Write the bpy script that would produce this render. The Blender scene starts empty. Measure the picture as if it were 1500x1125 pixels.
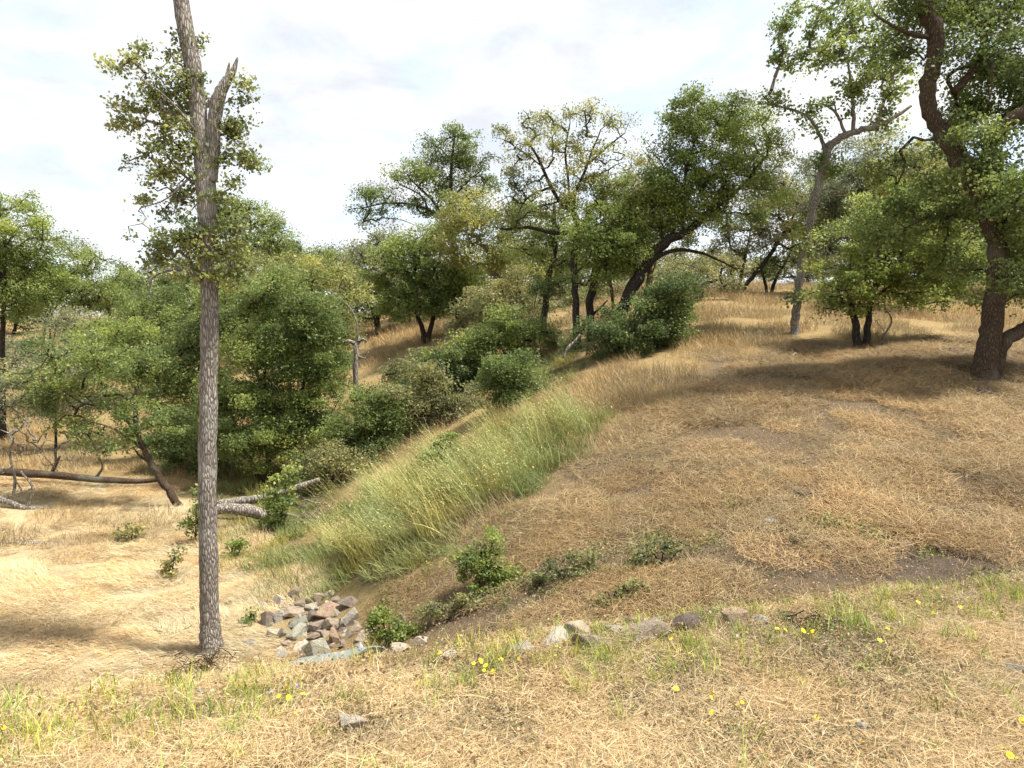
import bpy, bmesh, math, random
import numpy as np
from mathutils import Vector, Matrix

SEED = 7
rng = np.random.default_rng(SEED)
random.seed(SEED)
scene = bpy.context.scene
COL = scene.collection

# ------------------------------------------------------------------ camera
EYE = 1.65
FPX = 1000.0                      # focal length in photo pixels (1500 wide)
TILT = math.atan(0.0625)
cam_d = bpy.data.cameras.new("camera")
cam = bpy.data.objects.new("camera", cam_d)
COL.objects.link(cam)
cam_d.sensor_fit = 'HORIZONTAL'
cam_d.sensor_width = 36.0
cam_d.lens = 36.0 * FPX / 1500.0
cam_d.clip_start = 0.05
cam_d.clip_end = 3000
cam.location = (0, 0, EYE)
cam.rotation_euler = (math.pi / 2 - TILT, 0, 0)
scene.camera = cam
scene.cycles.max_bounces = 7
scene.cycles.diffuse_bounces = 5
scene.cycles.glossy_bounces = 1
scene.cycles.transmission_bounces = 5

# ------------------------------------------------------------------ light
SUN_EL, SUN_AZ = 64.0, 102.0       # azimuth measured from +Y towards +X
SUN_STRENGTH = 3.3
SKY_STRENGTH = 0.12
scene.view_settings.view_transform = 'Standard'
scene.view_settings.look = 'None'
scene.view_settings.exposure = 1.7
scene.view_settings.gamma = 1.0
scene.view_settings.use_curve_mapping = False

world = bpy.data.worlds.new("World")
scene.world = world
world.use_nodes = True
nt = world.node_tree
for n in list(nt.nodes):
    nt.nodes.remove(n)
wo = nt.nodes.new('ShaderNodeOutputWorld')
bg = nt.nodes.new('ShaderNodeBackground')
bg.inputs['Strength'].default_value = SKY_STRENGTH
sky = nt.nodes.new('ShaderNodeTexSky')
sky.sky_type = 'NISHITA'
sky.sun_disc = False
sky.sun_elevation = math.radians(SUN_EL)
sky.sun_rotation = math.radians(SUN_AZ)
# thin high cloud all over the sky
tc = nt.nodes.new('ShaderNodeTexCoord')
sep = nt.nodes.new('ShaderNodeSeparateXYZ')
nt.links.new(tc.outputs['Generated'], sep.inputs[0])
addz = nt.nodes.new('ShaderNodeMath'); addz.operation = 'ADD'; addz.inputs[1].default_value = 0.18
absz = nt.nodes.new('ShaderNodeMath'); absz.operation = 'ABSOLUTE'
nt.links.new(sep.outputs['Z'], absz.inputs[0]); nt.links.new(absz.outputs[0], addz.inputs[0])
dx = nt.nodes.new('ShaderNodeMath'); dx.operation = 'DIVIDE'
dy = nt.nodes.new('ShaderNodeMath'); dy.operation = 'DIVIDE'
nt.links.new(sep.outputs['X'], dx.inputs[0]); nt.links.new(addz.outputs[0], dx.inputs[1])
nt.links.new(sep.outputs['Y'], dy.inputs[0]); nt.links.new(addz.outputs[0], dy.inputs[1])
cmb = nt.nodes.new('ShaderNodeCombineXYZ')
nt.links.new(dx.outputs[0], cmb.inputs[0]); nt.links.new(dy.outputs[0], cmb.inputs[1])
cn = nt.nodes.new('ShaderNodeTexNoise')
cn.inputs['Scale'].default_value = 1.7
cn.inputs['Detail'].default_value = 8
cn.inputs['Roughness'].default_value = 0.62
cn.inputs['Distortion'].default_value = 0.5
nt.links.new(cmb.outputs[0], cn.inputs['Vector'])
cr = nt.nodes.new('ShaderNodeMapRange')
cr.interpolation_type = 'SMOOTHSTEP'
cr.inputs['From Min'].default_value = 0.34
cr.inputs['From Max'].default_value = 0.60
cr.inputs['To Min'].default_value = 0.62
cr.inputs['To Max'].default_value = 1.0
nt.links.new(cn.outputs['Fac'], cr.inputs['Value'])
mixc = nt.nodes.new('ShaderNodeMix'); mixc.data_type = 'RGBA'
nt.links.new(cr.outputs[0], mixc.inputs['Factor'])
nt.links.new(sky.outputs[0], mixc.inputs['A'])
cn2 = nt.nodes.new('ShaderNodeTexNoise')
cn2.inputs['Scale'].default_value = 2.6; cn2.inputs['Detail'].default_value = 9; cn2.inputs['Roughness'].default_value = 0.6; cn2.inputs['Distortion'].default_value = 0.25
nt.links.new(cmb.outputs[0], cn2.inputs['Vector'])
cmix = nt.nodes.new('ShaderNodeMix'); cmix.data_type = 'RGBA'
cmix.inputs['A'].default_value = (2.25, 2.31, 2.44, 1); cmix.inputs['B'].default_value = (2.95, 2.96, 2.98, 1)
crr = nt.nodes.new('ShaderNodeMapRange'); crr.inputs['From Min'].default_value = 0.36; crr.inputs['From Max'].default_value = 0.58
nt.links.new(cn2.outputs['Fac'], crr.inputs['Value']); nt.links.new(crr.outputs[0], cmix.inputs['Factor'])
nt.links.new(cmix.outputs['Result'], mixc.inputs['B'])
nt.links.new(mixc.outputs['Result'], bg.inputs['Color'])
nt.links.new(bg.outputs[0], wo.inputs['Surface'])

sun_d = bpy.data.lights.new("sun", 'SUN')
sun_d.energy = SUN_STRENGTH
sun_d.angle = math.radians(6.0)
sun_d.color = (1.0, 0.95, 0.86)
sun = bpy.data.objects.new("sun", sun_d)
COL.objects.link(sun)
el, az = math.radians(SUN_EL), math.radians(SUN_AZ)
to_sun = Vector((math.cos(el) * math.sin(az), math.cos(el) * math.cos(az), math.sin(el)))
sun.rotation_euler = to_sun.to_track_quat('Z', 'Y').to_euler()
sun.location = to_sun * 50

# ------------------------------------------------------------------ helpers
def ray(px, py):
    u = (px - 750) / FPX; v = -(py - 562.5) / FPX
    d = np.array([u, math.cos(TILT) + v * math.sin(TILT), -math.sin(TILT) + v * math.cos(TILT)])
    return d / d[1]

def at(px, py, D):
    """point seen at a photo pixel, D metres ahead"""
    return ray(px, py) * D + np.array([0, 0, EYE])

def proj(P):
    P = np.asarray(P, float)
    x, y, z = P[..., 0], P[..., 1], P[..., 2] - EYE
    c = y * math.cos(TILT) - z * math.sin(TILT)
    v = y * math.sin(TILT) + z * math.cos(TILT)
    c = np.maximum(c, 0.05)
    return 750 + FPX * x / c, 562.5 - FPX * v / c

def vnoise(x, y, seed=0):
    xi = np.floor(x).astype(np.int64); yi = np.floor(y).astype(np.int64)
    fx = x - xi; fy = y - yi
    fx = fx * fx * (3 - 2 * fx); fy = fy * fy * (3 - 2 * fy)
    def h(a, b):
        n = (a * 374761393 + b * 668265263 + seed * 1442695041) & 0x7fffffff
        n = ((n ^ (n >> 13)) * 1274126177) & 0x7fffffff
        n = n ^ (n >> 16)
        return (n & 0xffff) / 65535.0
    return ((h(xi, yi) * (1 - fx) + h(xi + 1, yi) * fx) * (1 - fy) +
            (h(xi, yi + 1) * (1 - fx) + h(xi + 1, yi + 1) * fx) * fy)

def fbm(x, y, seed=0, octs=4):
    s = 0; a = 0.5; t = 0
    for i in range(octs):
        s = s + a * vnoise(x * 2 ** i, y * 2 ** i, seed + i); t += a; a *= 0.55
    return s / t

# terrain: heights picked along the valley, gully and hillside -------------
CP = [  # photo pixel, distance ahead
    (900,900,5.6),(900,800,7.0),(900,700,9.0),(900,640,11),(1000,540,15),(1020,440,27),
    (1200,890,5.3),(1200,800,6.4),(1200,700,8.1),(1200,600,11),(1200,520,15.5),(1165,488,17.5),
    (1180,445,26),(1080,431,31),(1450,850,5.8),(1450,700,8.1),(1440,556,12),(1450,480,20),
    (1480,425,32),(1330,520,14),(1300,440,27),(1800,700,8.3),(1800,540,13),(1900,440,28),
    (850,650,11),(700,770,9.0),(620,850,8.2),(570,800,9.6),(490,770,12.3),
    (430,770,13.3),(430,692,17.6),(540,650,18),(600,560,24),(700,580,18),(770,520,20),(850,490,22),
    (900,520,17),(930,600,12.3),(560,500,32),(630,496,30),(560,540,27),(490,600,23),(700,440,41),(540,470,43),
    (150,700,18),(10,695,18),(-300,700,18),(100,620,28),(130,520,46),(40,485,62),(250,650,24),(300,500,46),
    (308,955,8.0),(150,930,8.5),(0,950,8.1),(0,850,10.4),(200,800,12.2),(-400,900,9),(380,860,9.9),
    (470,890,9.1),(480,960,7.5),(560,930,7.5),(640,910,6.8),(750,905,6.0),(350,790,12.4),
]
C = []
for px, py, D in CP:
    C.append(at(px, py, D))
for X in (-60, -30, -12, 0, 12, 30):            # buried below the road bank
    C.append(np.array([X, -2.0, EYE - 3.9 + 0.02 * X]))
for X, Y, Z in ((-60,45,-1.5),(-90,90,4),(-30,100,4.5),(30,100,5.0),(80,90,6),(60,30,4.2),(40,14,1.6),(-50,18,-2.0),(0,70,3.9),(30,55,4.6),(-30,60,2.6)):
    C.append(np.array([X, Y, Z]))
C = np.array(C)
def _k(r2):
    return 0.5 * r2 * np.log(r2 + 1e-9)
def _fit():
    n = len(C)
    d2 = ((C[:, None, :2] - C[None, :, :2]) ** 2).sum(-1)
    A = np.zeros((n + 3, n + 3)); A[:n, :n] = _k(d2) + np.eye(n) * 0.4
    P = np.c_[np.ones(n), C[:, :2]]; A[:n, n:] = P; A[n:, :n] = P.T
    b = np.zeros(n + 3); b[:n] = C[:, 2]
    return np.linalg.solve(A, b)
W = _fit()
def crest_s(x, y):
    return (y - (3.95 + 0.29 * x - 0.004 * x * x)) / 1.04
def gz(x, y):
    x = np.atleast_1d(np.asarray(x, float)); y = np.atleast_1d(np.asarray(y, float))
    out = np.empty(x.shape)
    xc = np.clip(x, -95, 85); yc = np.clip(y, -4, 105)
    for i in range(0, len(x), 40000):
        s = slice(i, i + 40000)
        d2 = (xc[s, None] - C[None, :, 0]) ** 2 + (yc[s, None] - C[None, :, 1]) ** 2
        out[s] = _k(d2) @ W[:len(C)] + W[-3] + W[-2] * xc[s] + W[-1] * yc[s]
    s = crest_s(x, y)
    sh = -0.1 * np.clip(s + 1.9, 0, None)
    sh = sh - 0.55 * np.where(s > 0, np.sqrt(s * s + 0.05) - 0.2236, 0)
    sh = np.where(s > 40, -30, sh)
    k = 0.12
    h = np.clip(0.5 + 0.5 * (sh - out) / k, 0, 1)
    z = out * (1 - h) + sh * h + k * h * (1 - h)
    rough = np.clip((s + 0.5) / 2.0, 0.25, 1)
    z = z + rough * (0.10 * (fbm(x * 0.9, y * 0.9, 3) - 0.5) + 0.07 * (fbm(x * 3.1, y * 3.1, 9, 3) - 0.5))
    far = np.clip((np.hypot(x, y - 20) - 60) / 80, 0, 1)
    z = z + far * 2.0 * (fbm(x * 0.03, y * 0.03, 5) - 0.3)
    return z
def gz1(x, y):
    return float(gz([x], [y])[0])
def hit(px, py, dmax=130):
    r = ray(px, py)
    D = np.concatenate([np.arange(2.2, 14, 0.02), np.arange(14, dmax, 0.08)])
    z = EYE + r[2] * D
    g = gz(r[0] * D, D)
    k = np.nonzero(z <= g)[0]
    i = k[0] if len(k) else len(D) - 1
    return np.array([r[0] * D[i], D[i], g[i]])
def normals(x, y, e=0.15):
    zx = (gz(x + e, y) - gz(x - e, y)) / (2 * e); zy = (gz(x, y + e) - gz(x, y - e)) / (2 * e)
    n = np.c_[-zx, -zy, np.ones_like(zx)]
    return n / np.linalg.norm(n, axis=1)[:, None]

def poly_in(px, py, poly):
    inside = np.zeros(px.shape, bool); n = len(poly)
    for i in range(n):
        x1, y1 = poly[i]; x2, y2 = poly[(i + 1) % n]
        c = ((y1 > py) != (y2 > py)) & (px < (x2 - x1) * (py - y1) / (y2 - y1 + 1e-9) + x1)
        inside ^= c
    return inside

# ------------------------------------------------------------------ materials
def new_mat(name):
    m = bpy.data.materials.new(name); m.use_nodes = True
    t = m.node_tree
    b = t.nodes['Principled BSDF']
    return m, t, b, t.nodes['Material Output']

def node(t, typ, **kw):
    n = t.nodes.new(typ)
    for k, v in kw.items():
        if k in n.inputs.keys():
            n.inputs[k].default_value = v
        else:
            setattr(n, k, v)
    return n

def mat_leaf(name, trans=0.5, rough=0.5, spec=0.35, instancer=False):
    m, t, b, o = new_mat(name)
    a = node(t, 'ShaderNodeAttribute', attribute_name='col')
    src = a.outputs['Color']
    if instancer:
        a2 = node(t, 'ShaderNodeAttribute', attribute_name='tint', attribute_type='INSTANCER')
        mu = node(t, 'ShaderNodeMix', data_type='RGBA', blend_type='MULTIPLY'); mu.inputs['Factor'].default_value = 1
        t.links.new(src, mu.inputs['A']); t.links.new(a2.outputs['Color'], mu.inputs['B']); src = mu.outputs['Result']
    t.links.new(src, b.inputs['Base Color'])
    b.inputs['Roughness'].default_value = rough
    b.inputs['Specular IOR Level'].default_value = spec
    tr = node(t, 'ShaderNodeBsdfTranslucent')
    t.links.new(src, tr.inputs['Color'])
    mx = node(t, 'ShaderNodeMixShader', Fac=trans)
    t.links.new(b.outputs[0], mx.inputs[1]); t.links.new(tr.outputs[0], mx.inputs[2])
    t.links.new(mx.outputs[0], o.inputs['Surface'])
    return m

def mat_bark(name, c1, c2, scale=1.0, lichen=None):
    m, t, b, o = new_mat(name)
    tcn = node(t, 'ShaderNodeTexCoord')
    mp = node(t, 'ShaderNodeMapping'); mp.inputs['Scale'].default_value = (16 * scale, 16 * scale, 3.2 * scale)
    t.links.new(tcn.outputs['Object'], mp.inputs[0])
    v = node(t, 'ShaderNodeTexVoronoi', feature='DISTANCE_TO_EDGE', Scale=2.2)
    n1 = node(t, 'ShaderNodeTexNoise', Scale=1.2, Detail=6.0, Roughness=0.65)
    n2 = node(t, 'ShaderNodeTexNoise', Scale=1.6, Detail=5.0)
    mw = node(t, 'ShaderNodeMix', data_type='VECTOR'); mw.inputs['Factor'].default_value = 0.25
    t.links.new(mp.outputs[0], n1.inputs['Vector'])
    t.links.new(mp.outputs[0], mw.inputs['A']); t.links.new(n1.outputs['Color'], mw.inputs['B'])
    t.links.new(mw.outputs['Result'], v.inputs['Vector'])
    t.links.new(tcn.outputs['Object'], n2.inputs['Vector'])
    rp = node(t, 'ShaderNodeMapRange'); rp.inputs['From Max'].default_value = 0.28
    t.links.new(v.outputs['Distance'], rp.inputs['Value'])
    mul = node(t, 'ShaderNodeMath', operation='MULTIPLY')
    t.links.new(rp.outputs[0], mul.inputs[0]); t.links.new(n1.outputs['Fac'], mul.inputs[1])
    ramp = node(t, 'ShaderNodeMix', data_type='RGBA')
    ramp.inputs['A'].default_value = (*c1, 1); ramp.inputs['B'].default_value = (*c2, 1)
    m2 = node(t, 'ShaderNodeMath', operation='MULTIPLY'); m2.inputs[1].default_value = 1.9; m2.use_clamp = True
    t.links.new(mul.outputs[0], m2.inputs[0]); t.links.new(m2.outputs[0], ramp.inputs['Factor'])
    out = ramp.outputs['Result']
    if lichen:
        r2 = node(t, 'ShaderNodeMapRange'); r2.inputs['From Min'].default_value = 0.52; r2.inputs['From Max'].default_value = 0.72
        t.links.new(n2.outputs['Fac'], r2.inputs['Value'])
        ml = node(t, 'ShaderNodeMix', data_type='RGBA'); ml.inputs['B'].default_value = (*lichen, 1)
        t.links.new(r2.outputs[0], ml.inputs['Factor']); t.links.new(out, ml.inputs['A']); out = ml.outputs['Result']
    t.links.new(out, b.inputs['Base Color'])
    b.inputs['Roughness'].default_value = 0.9
    b.inputs['Specular IOR Level'].default_value = 0.15
    bp = node(t, 'ShaderNodeBump', Strength=0.9, Distance=0.03)
    t.links.new(mul.outputs[0], bp.inputs['Height']); t.links.new(bp.outputs[0], b.inputs['Normal'])
    return m

def mat_rock(name, c1, c2):
    m, t, b, o = new_mat(name)
    tcn = node(t, 'ShaderNodeTexCoord')
    oi = node(t, 'ShaderNodeObjectInfo')
    ad = node(t, 'ShaderNodeVectorMath', operation='ADD')
    t.links.new(tcn.outputs['Object'], ad.inputs[0]); t.links.new(oi.outputs['Location'], ad.inputs[1])
    n1 = node(t, 'ShaderNodeTexNoise', Scale=11.0, Detail=9.0, Roughness=0.78)
    n2 = node(t, 'ShaderNodeTexNoise', Scale=45.0, Detail=4.0, Roughness=0.7)
    t.links.new(ad.outputs[0], n1.inputs['Vector']); t.links.new(ad.outputs[0], n2.inputs['Vector'])
    r = node(t, 'ShaderNodeMapRange'); r.inputs['From Min'].default_value = 0.36; r.inputs['From Max'].default_value = 0.64
    t.links.new(n1.outputs['Fac'], r.inputs['Value'])
    mx = node(t, 'ShaderNodeMix', data_type='RGBA'); mx.inputs['A'].default_value = (*c1, 1); mx.inputs['B'].default_value = (*c2, 1)
    t.links.new(r.outputs[0], mx.inputs['Factor'])
    hs = node(t, 'ShaderNodeHueSaturation')
    mr = node(t, 'ShaderNodeMapRange'); mr.inputs['To Min'].default_value = 0.75; mr.inputs['To Max'].default_value = 1.3
    t.links.new(oi.outputs['Random'], mr.inputs['Value']); t.links.new(mr.outputs[0], hs.inputs['Value'])
    t.links.new(mx.outputs['Result'], hs.inputs['Color'])
    t.links.new(hs.outputs[0], b.inputs['Base Color'])
    b.inputs['Roughness'].default_value = 0.85
    b.inputs['Specular IOR Level'].default_value = 0.25
    av = node(t, 'ShaderNodeMath', operation='ADD')
    t.links.new(n1.outputs['Fac'], av.inputs[0]); t.links.new(n2.outputs['Fac'], av.inputs[1])
    bp = node(t, 'ShaderNodeBump', Strength=1.0, Distance=0.035)
    t.links.new(av.outputs[0], bp.inputs['Height']); t.links.new(bp.outputs[0], b.inputs['Normal'])
    return m

M_LEAF = mat_leaf('oak_leaf')
M_STRAW = mat_leaf('dry_straw', trans=0.25, rough=0.6, spec=0.3, instancer=True)
M_BARK = {
    'grey': mat_bark('grey_bark', (0.10, 0.086, 0.075), (0.38, 0.34, 0.295), 1.7, (0.40, 0.38, 0.34)),
    'dark': mat_bark('dark_bark', (0.018, 0.014, 0.012), (0.085, 0.066, 0.052), 1.3),
    'brown': mat_bark('brown_bark', (0.035, 0.025, 0.018), (0.13, 0.09, 0.06), 1.7, (0.15, 0.14, 0.105)),
    'pale': mat_bark('pale_bark', (0.09, 0.075, 0.06), (0.33, 0.29, 0.235), 1.7, (0.36, 0.34, 0.27)),
    'dead': mat_bark('dead_wood', (0.10, 0.085, 0.07), (0.36, 0.32, 0.27), 0.8),
    'rust': mat_bark('bare_red_wood', (0.10, 0.045, 0.025), (0.30, 0.15, 0.085), 0.8),
}

# ------------------------------------------------------------------ mesh helpers
def tag(o, label=None, cat=None, group=None, kind=None):
    if label: o['label'] = label
    if cat: o['category'] = cat
    if group: o['group'] = group
    if kind: o['kind'] = kind
    return o

def link(name, me, parent=None, loc=None):
    o = bpy.data.objects.new(name, me); COL.objects.link(o)
    if parent is not None: o.parent = parent
    if loc is not None: o.location = loc
    return o

def empty(name, loc):
    o = bpy.data.objects.new(name, None); COL.objects.link(o)
    o.location = loc; o.empty_display_size = 0.2
    return o

def mesh_np(name, V, F, mat, cols=None, smooth=False):
    V = np.ascontiguousarray(V, np.float32); F = np.asarray(F, np.int32)
    me = bpy.data.meshes.new(name)
    k = F.shape[1]
    me.vertices.add(len(V)); me.vertices.foreach_set('co', V.ravel())
    me.loops.add(F.size); me.loops.foreach_set('vertex_index', F.ravel())
    me.polygons.add(len(F)); me.polygons.foreach_set('loop_start', np.arange(0, F.size, k, dtype=np.int32))
    if smooth: me.polygons.foreach_set('use_smooth', np.ones(len(F), bool))
    if cols is not None:
        a = me.color_attributes.new('col', 'FLOAT_COLOR', 'POINT')
        c = np.ones((len(V), 4), np.float32); c[:, :3] = cols
        a.data.foreach_set('color', c.ravel())
    if mat: me.materials.append(mat)
    me.update(calc_edges=True)
    return me

def catmull(P, n):
    P = np.asarray(P, float)
    if len(P) < 3:
        t = np.linspace(0, 1, n)[:, None]; return P[0] * (1 - t) + P[-1] * t
    Q = np.vstack([2 * P[0] - P[1], P, 2 * P[-1] - P[-2]])
    seg = len(P) - 1; out = []
    for t in np.linspace(0, seg, n):
        i = min(int(t), seg - 1); f = t - i
        p0, p1, p2, p3 = Q[i], Q[i + 1], Q[i + 2], Q[i + 3]
        out.append(0.5 * ((2 * p1) + (-p0 + p2) * f + (2 * p0 - 5 * p1 + 4 * p2 - p3) * f * f + (-p0 + 3 * p1 - 3 * p2 + p3) * f ** 3))
    return np.array(out)

class MB:
    def __init__(s): s.V = []; s.F = []; s.n = 0
    def tube(s, P, R, sides=6, jit=0.0, cap=True):
        P = np.asarray(P, float); n = len(P)
        R = np.broadcast_to(np.asarray(R, float), (n,))
        T = np.gradient(P, axis=0); T /= np.linalg.norm(T, axis=1)[:, None] + 1e-9
        ref = np.array([1.0, 0.13, 0.07]) if abs(T[0][0]) < 0.8 else np.array([0.07, 1.0, 0.13])
        a = np.arange(sides) * 2 * math.pi / sides
        rings = []
        u = ref
        for i in range(n):
            u = u - T[i] * np.dot(u, T[i]); u /= np.linalg.norm(u) + 1e-9
            w = np.cross(T[i], u)
            rr = R[i] * (1 + jit * rng.uniform(-1, 1, sides)) if jit else np.full(sides, R[i])
            rings.append(P[i] + rr[:, None] * (np.cos(a)[:, None] * u + np.sin(a)[:, None] * w))
        V = np.vstack(rings); b = s.n
        i = np.arange(n - 1)[:, None] * sides; j = np.arange(sides)[None, :]; j2 = (j + 1) % sides
        F = np.stack([b + i + j, b + i + j2, b + i + sides + j2, b + i + sides + j], -1).reshape(-1, 4)
        s.V.append(V); s.F.append(F); s.n += len(V)
        if cap:
            V2 = np.array([P[0], P[-1]]); c0 = s.n; c1 = s.n + 1
            s.V.append(V2); s.n += 2; e = b + (n - 1) * sides
            jj = np.arange(sides); j2 = (jj + 1) % sides
            s.F.append(np.stack([np.full(sides, c0), b + j2, b + jj, b + jj], -1)[:, :4] if False else
                       np.stack([b + j2, b + jj, np.full(sides, c0), np.full(sides, c0)], -1))
            s.F.append(np.stack([e + jj, e + j2, np.full(sides, c1), np.full(sides, c1)], -1))
    def build(s, name, mat, parent=None, origin=None, smooth=True):
        V = np.vstack(s.V); F = np.vstack(s.F)
        if origin is not None: V = V - np.asarray(origin)
        quads = F[F[:, 2] != F[:, 3]]; tris = F[F[:, 2] == F[:, 3]][:, :3]
        me = bpy.data.meshes.new(name)
        nl = quads.size + tris.size
        me.vertices.add(len(V)); me.vertices.foreach_set('co', V.astype(np.float32).ravel())
        me.loops.add(nl); me.loops.foreach_set('vertex_index', np.concatenate([quads.ravel(), tris.ravel()]).astype(np.int32))
        st = np.concatenate([np.arange(len(quads)) * 4, len(quads) * 4 + np.arange(len(tris)) * 3]).astype(np.int32)
        me.polygons.add(len(st)); me.polygons.foreach_set('loop_start', st)
        if smooth: me.polygons.foreach_set('use_smooth', np.ones(len(st), bool))
        me.materials.append(mat); me.update(calc_edges=True)
        return link(name, me, parent)

def unit(v):
    return v / (np.linalg.norm(v, axis=-1, keepdims=True) + 1e-9)

def leaf_mesh(cent, size, col, origin, up=0.7, colvar=0.28, width=0.37, tri=False):
    """cent (N,3), size (N,), col (N,3): one folded diamond leaf each"""
    N = len(cent)
    nrm = unit(rng.normal(size=(N, 3)) + np.array([0, 0, up]))
    d = unit(np.cross(nrm, rng.normal(size=(N, 3))))
    b = np.cross(nrm, d)
    L = size[:, None]
    c = cent - origin
    k = None
    if tri:
        V = np.stack([c - d * L * 0.5, c + d * L * 0.5 + b * L * width, c + d * L * 0.35 - b * L * width], 1)
    else:
        V = np.stack([c - d * L * 0.5, c + b * L * width + nrm * L * 0.1, c + d * L * 0.5, c - b * L * width + nrm * L * 0.1], 1)
    nv = 3 if tri else 4
    F = np.arange(N * nv).reshape(N, nv)
    k = col * (1 + colvar * rng.uniform(-1, 1, (N, 1)))
    y = np.clip(rng.normal(0.0, 0.5, (N, 1)), 0, 1.2)
    k = k * (1 + y * np.array([[0.55, 0.35, 0.0]]))
    return V.reshape(-1, 3), F, np.repeat(np.clip(k, 0.004, 0.9), nv, 0)

# ------------------------------------------------------------------ trees
GREEN = {
    'mid':    (0.155, 0.202, 0.062),
    'bright': (0.178, 0.228, 0.062),
    'yellow': (0.225, 0.240, 0.080),
    'dark':   (0.115, 0.158, 0.055),
    'grey':   (0.198, 0.220, 0.130),
    'olive':  (0.205, 0.212, 0.094),
}
GREEN = {k_: tuple(1.08 * v_ for v_ in c_) for k_, c_ in GREEN.items()}
STATS = {'leaf': 0}

def make_tree(name, label, cat, D, base, stems, limbs, lobes, col, bark='dark', dens=1.0, leaf_px=3.6,
              group=None, near=False, dead=0.0, bush=False, cl=13.0, stem_names='trunk', depth=0.85, limb_bark=None, leafless=False, grow=None, wob=0.16, thick=0.85):
    """stems / limbs: lists of (px, py, width px[, extra metres ahead]); lobes: (px, py, rx, ry[, extra metres ahead])"""
    if base is not None and D is None:
        h = hit(*base); D = h[1]; bpt = h
    else:
        r = ray(base[0], base[1]); bpt = np.array([r[0] * D, D, gz1(r[0] * D, D)])
    m = D / FPX
    root = empty(name, bpt)
    tag(root, label, cat, group)
    if grow is None: grow = 1.0 if (near or D < 14) else 1.27
    nodes = []; nrad = []
    def poly(P, ground):
        pts = np.array([at(p[0], p[1], D + (p[3] if len(p) > 3 else 0)) for p in P])
        rad = np.array([p[2] * m * 0.5 * thick * math.cos(math.atan((p[0] - 750) / FPX)) ** 1.3 for p in P])
        if ground:
            x, y = pts[0][:2]; g = gz1(x, y)
            pts[0][2] = g - 0.12
            if len(pts) > 1 and pts[1][2] < g + 0.1: pts[1][2] = g + 0.1
        n = max(6, int(len(P) * (5 if near else 3)))
        Q = catmull(pts, n)
        rr = np.interp(np.linspace(0, len(P) - 1, n), np.arange(len(P)), rad)
        L = np.linalg.norm(Q[-1] - Q[0])
        Q[1:-1] += rng.normal(0, 1, (n - 2, 3)) * rr[1:-1, None] * wob
        return Q, rr
    for S in stems:
        Q, rr = poly(S, True)
        if ground_flare(S): rr[0] *= 1.35; rr[1] *= 1.08
        b = MB(); b.tube(Q, rr, 14 if near else 8, 0.07 if near else 0.08)
        b.build(stem_names, M_BARK[bark], root, bpt)
        k = max(1, int(len(Q) * 0.35))
        nodes += list(Q[k:]); nrad += list(rr[k:])
    for S in limbs:
        Q, rr = poly(S, False)
        b = MB(); b.tube(Q, rr, 10 if near else 6, 0.07)
        b.build('limb', M_BARK[limb_bark or bark], root, bpt)
        nodes += list(Q[1:]); nrad += list(rr[1:])
    # tips in the lobes of the crown
    tips = []; lob = []
    if not leafless:
        lobes = [(l[0], l[1], l[2] * grow, l[3] * grow) + tuple(l[4:]) for l in lobes]
    for li, l in enumerate(lobes):
        px, py, rx, ry = l[:4]
        dd = l[4] if len(l) > 4 else rng.uniform(-0.35, 0.35) * rx * m
        area = math.pi * rx * ry
        n = max(3, int(1.25 * area / (cl * cl * 2.2)))
        u = unit(rng.normal(size=(n, 3))) * (rng.uniform(0.12, 1.0, (n, 1)) ** 0.5)
        u *= 1 + 0.18 * rng.normal(size=(n, 1))
        c = at(px, py, D + dd)
        p = c + u * np.array([rx * m, rx * m * depth, ry * m])
        tips.append(p); lob += [li] * n
    tips = np.vstack(tips); lob = np.array(lob)
    g = gz(tips[:, 0], tips[:, 1]); tips[:, 2] = np.maximum(tips[:, 2], g + 0.05)
    if not nodes: nodes = [bpt + np.array([0, 0, 0.05])]; nrad = [0.03]
    nodes = [np.array(q) for q in nodes]
    # grow branches: each tip joins the nearest wood already there
    Nd = np.array(nodes); order = np.argsort(((tips[:, None] - Nd[None]) ** 2).sum(-1).min(1))
    cap = len(nodes) + len(tips) * 4
    arr = np.zeros((cap, 3)); arr[:len(nodes)] = Nd; nn = len(nodes)
    par = [-1] * len(nodes); tipnode = []
    for t in order:
        p = tips[t]
        d = arr[:nn] - p
        dist = np.sqrt((d * d).sum(1)) + 0.35 * np.maximum(0, arr[:nn, 2] - p[2])
        j = int(dist.argmin()); q = arr[j]
        L = np.linalg.norm(p - q)
        ns = 1 if L < 10 * m * 1.2 else (2 if L < 40 * m else 3)
        prev = j
        for s in range(1, ns + 1):
            f = s / ns
            w = q * (1 - f) + p * f
            if s < ns: w = w + rng.normal(0, 0.10, 3) * L + np.array([0, 0, 0.07 * L])
            arr[nn] = w; par.append(prev); prev = nn; nn += 1
        tipnode.append(prev)
    w = np.zeros(nn); 
    for t in tipnode: w[t] += 1
    n0 = len(nodes)
    for i in range(nn - 1, n0 - 1, -1):
        if par[i] >= 0: w[par[i]] += w[i]
    r1 = max(0.004, 0.8 * m)
    b = MB()
    for i in range(n0, nn):
        ra = min(r1 * w[i] ** 0.45, 0.05 + 0.002 * D)
        rb = r1 * 0.7 * (max(w[i] - 1, 0.4)) ** 0.45
        j = par[i]
        if j < n0: ra = min(ra, nrad[j] * 0.9)
        b.tube([arr[j], arr[i]], [ra, min(ra, max(rb, r1 * 0.5))], 3 if not near else 5, 0, cap=False)
    tag(b.build('twigs', M_BARK[limb_bark or bark], root, bpt), kind='stuff')
    if leafless: return root
    # leaves in clumps round the tips
    area = sum(math.pi * l[2] * l[3] for l in lobes)
    ls = leaf_px * (0.8 if D > 14 and not near else 0.95) * m
    if near: ls = max(0.03, ls)
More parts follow.
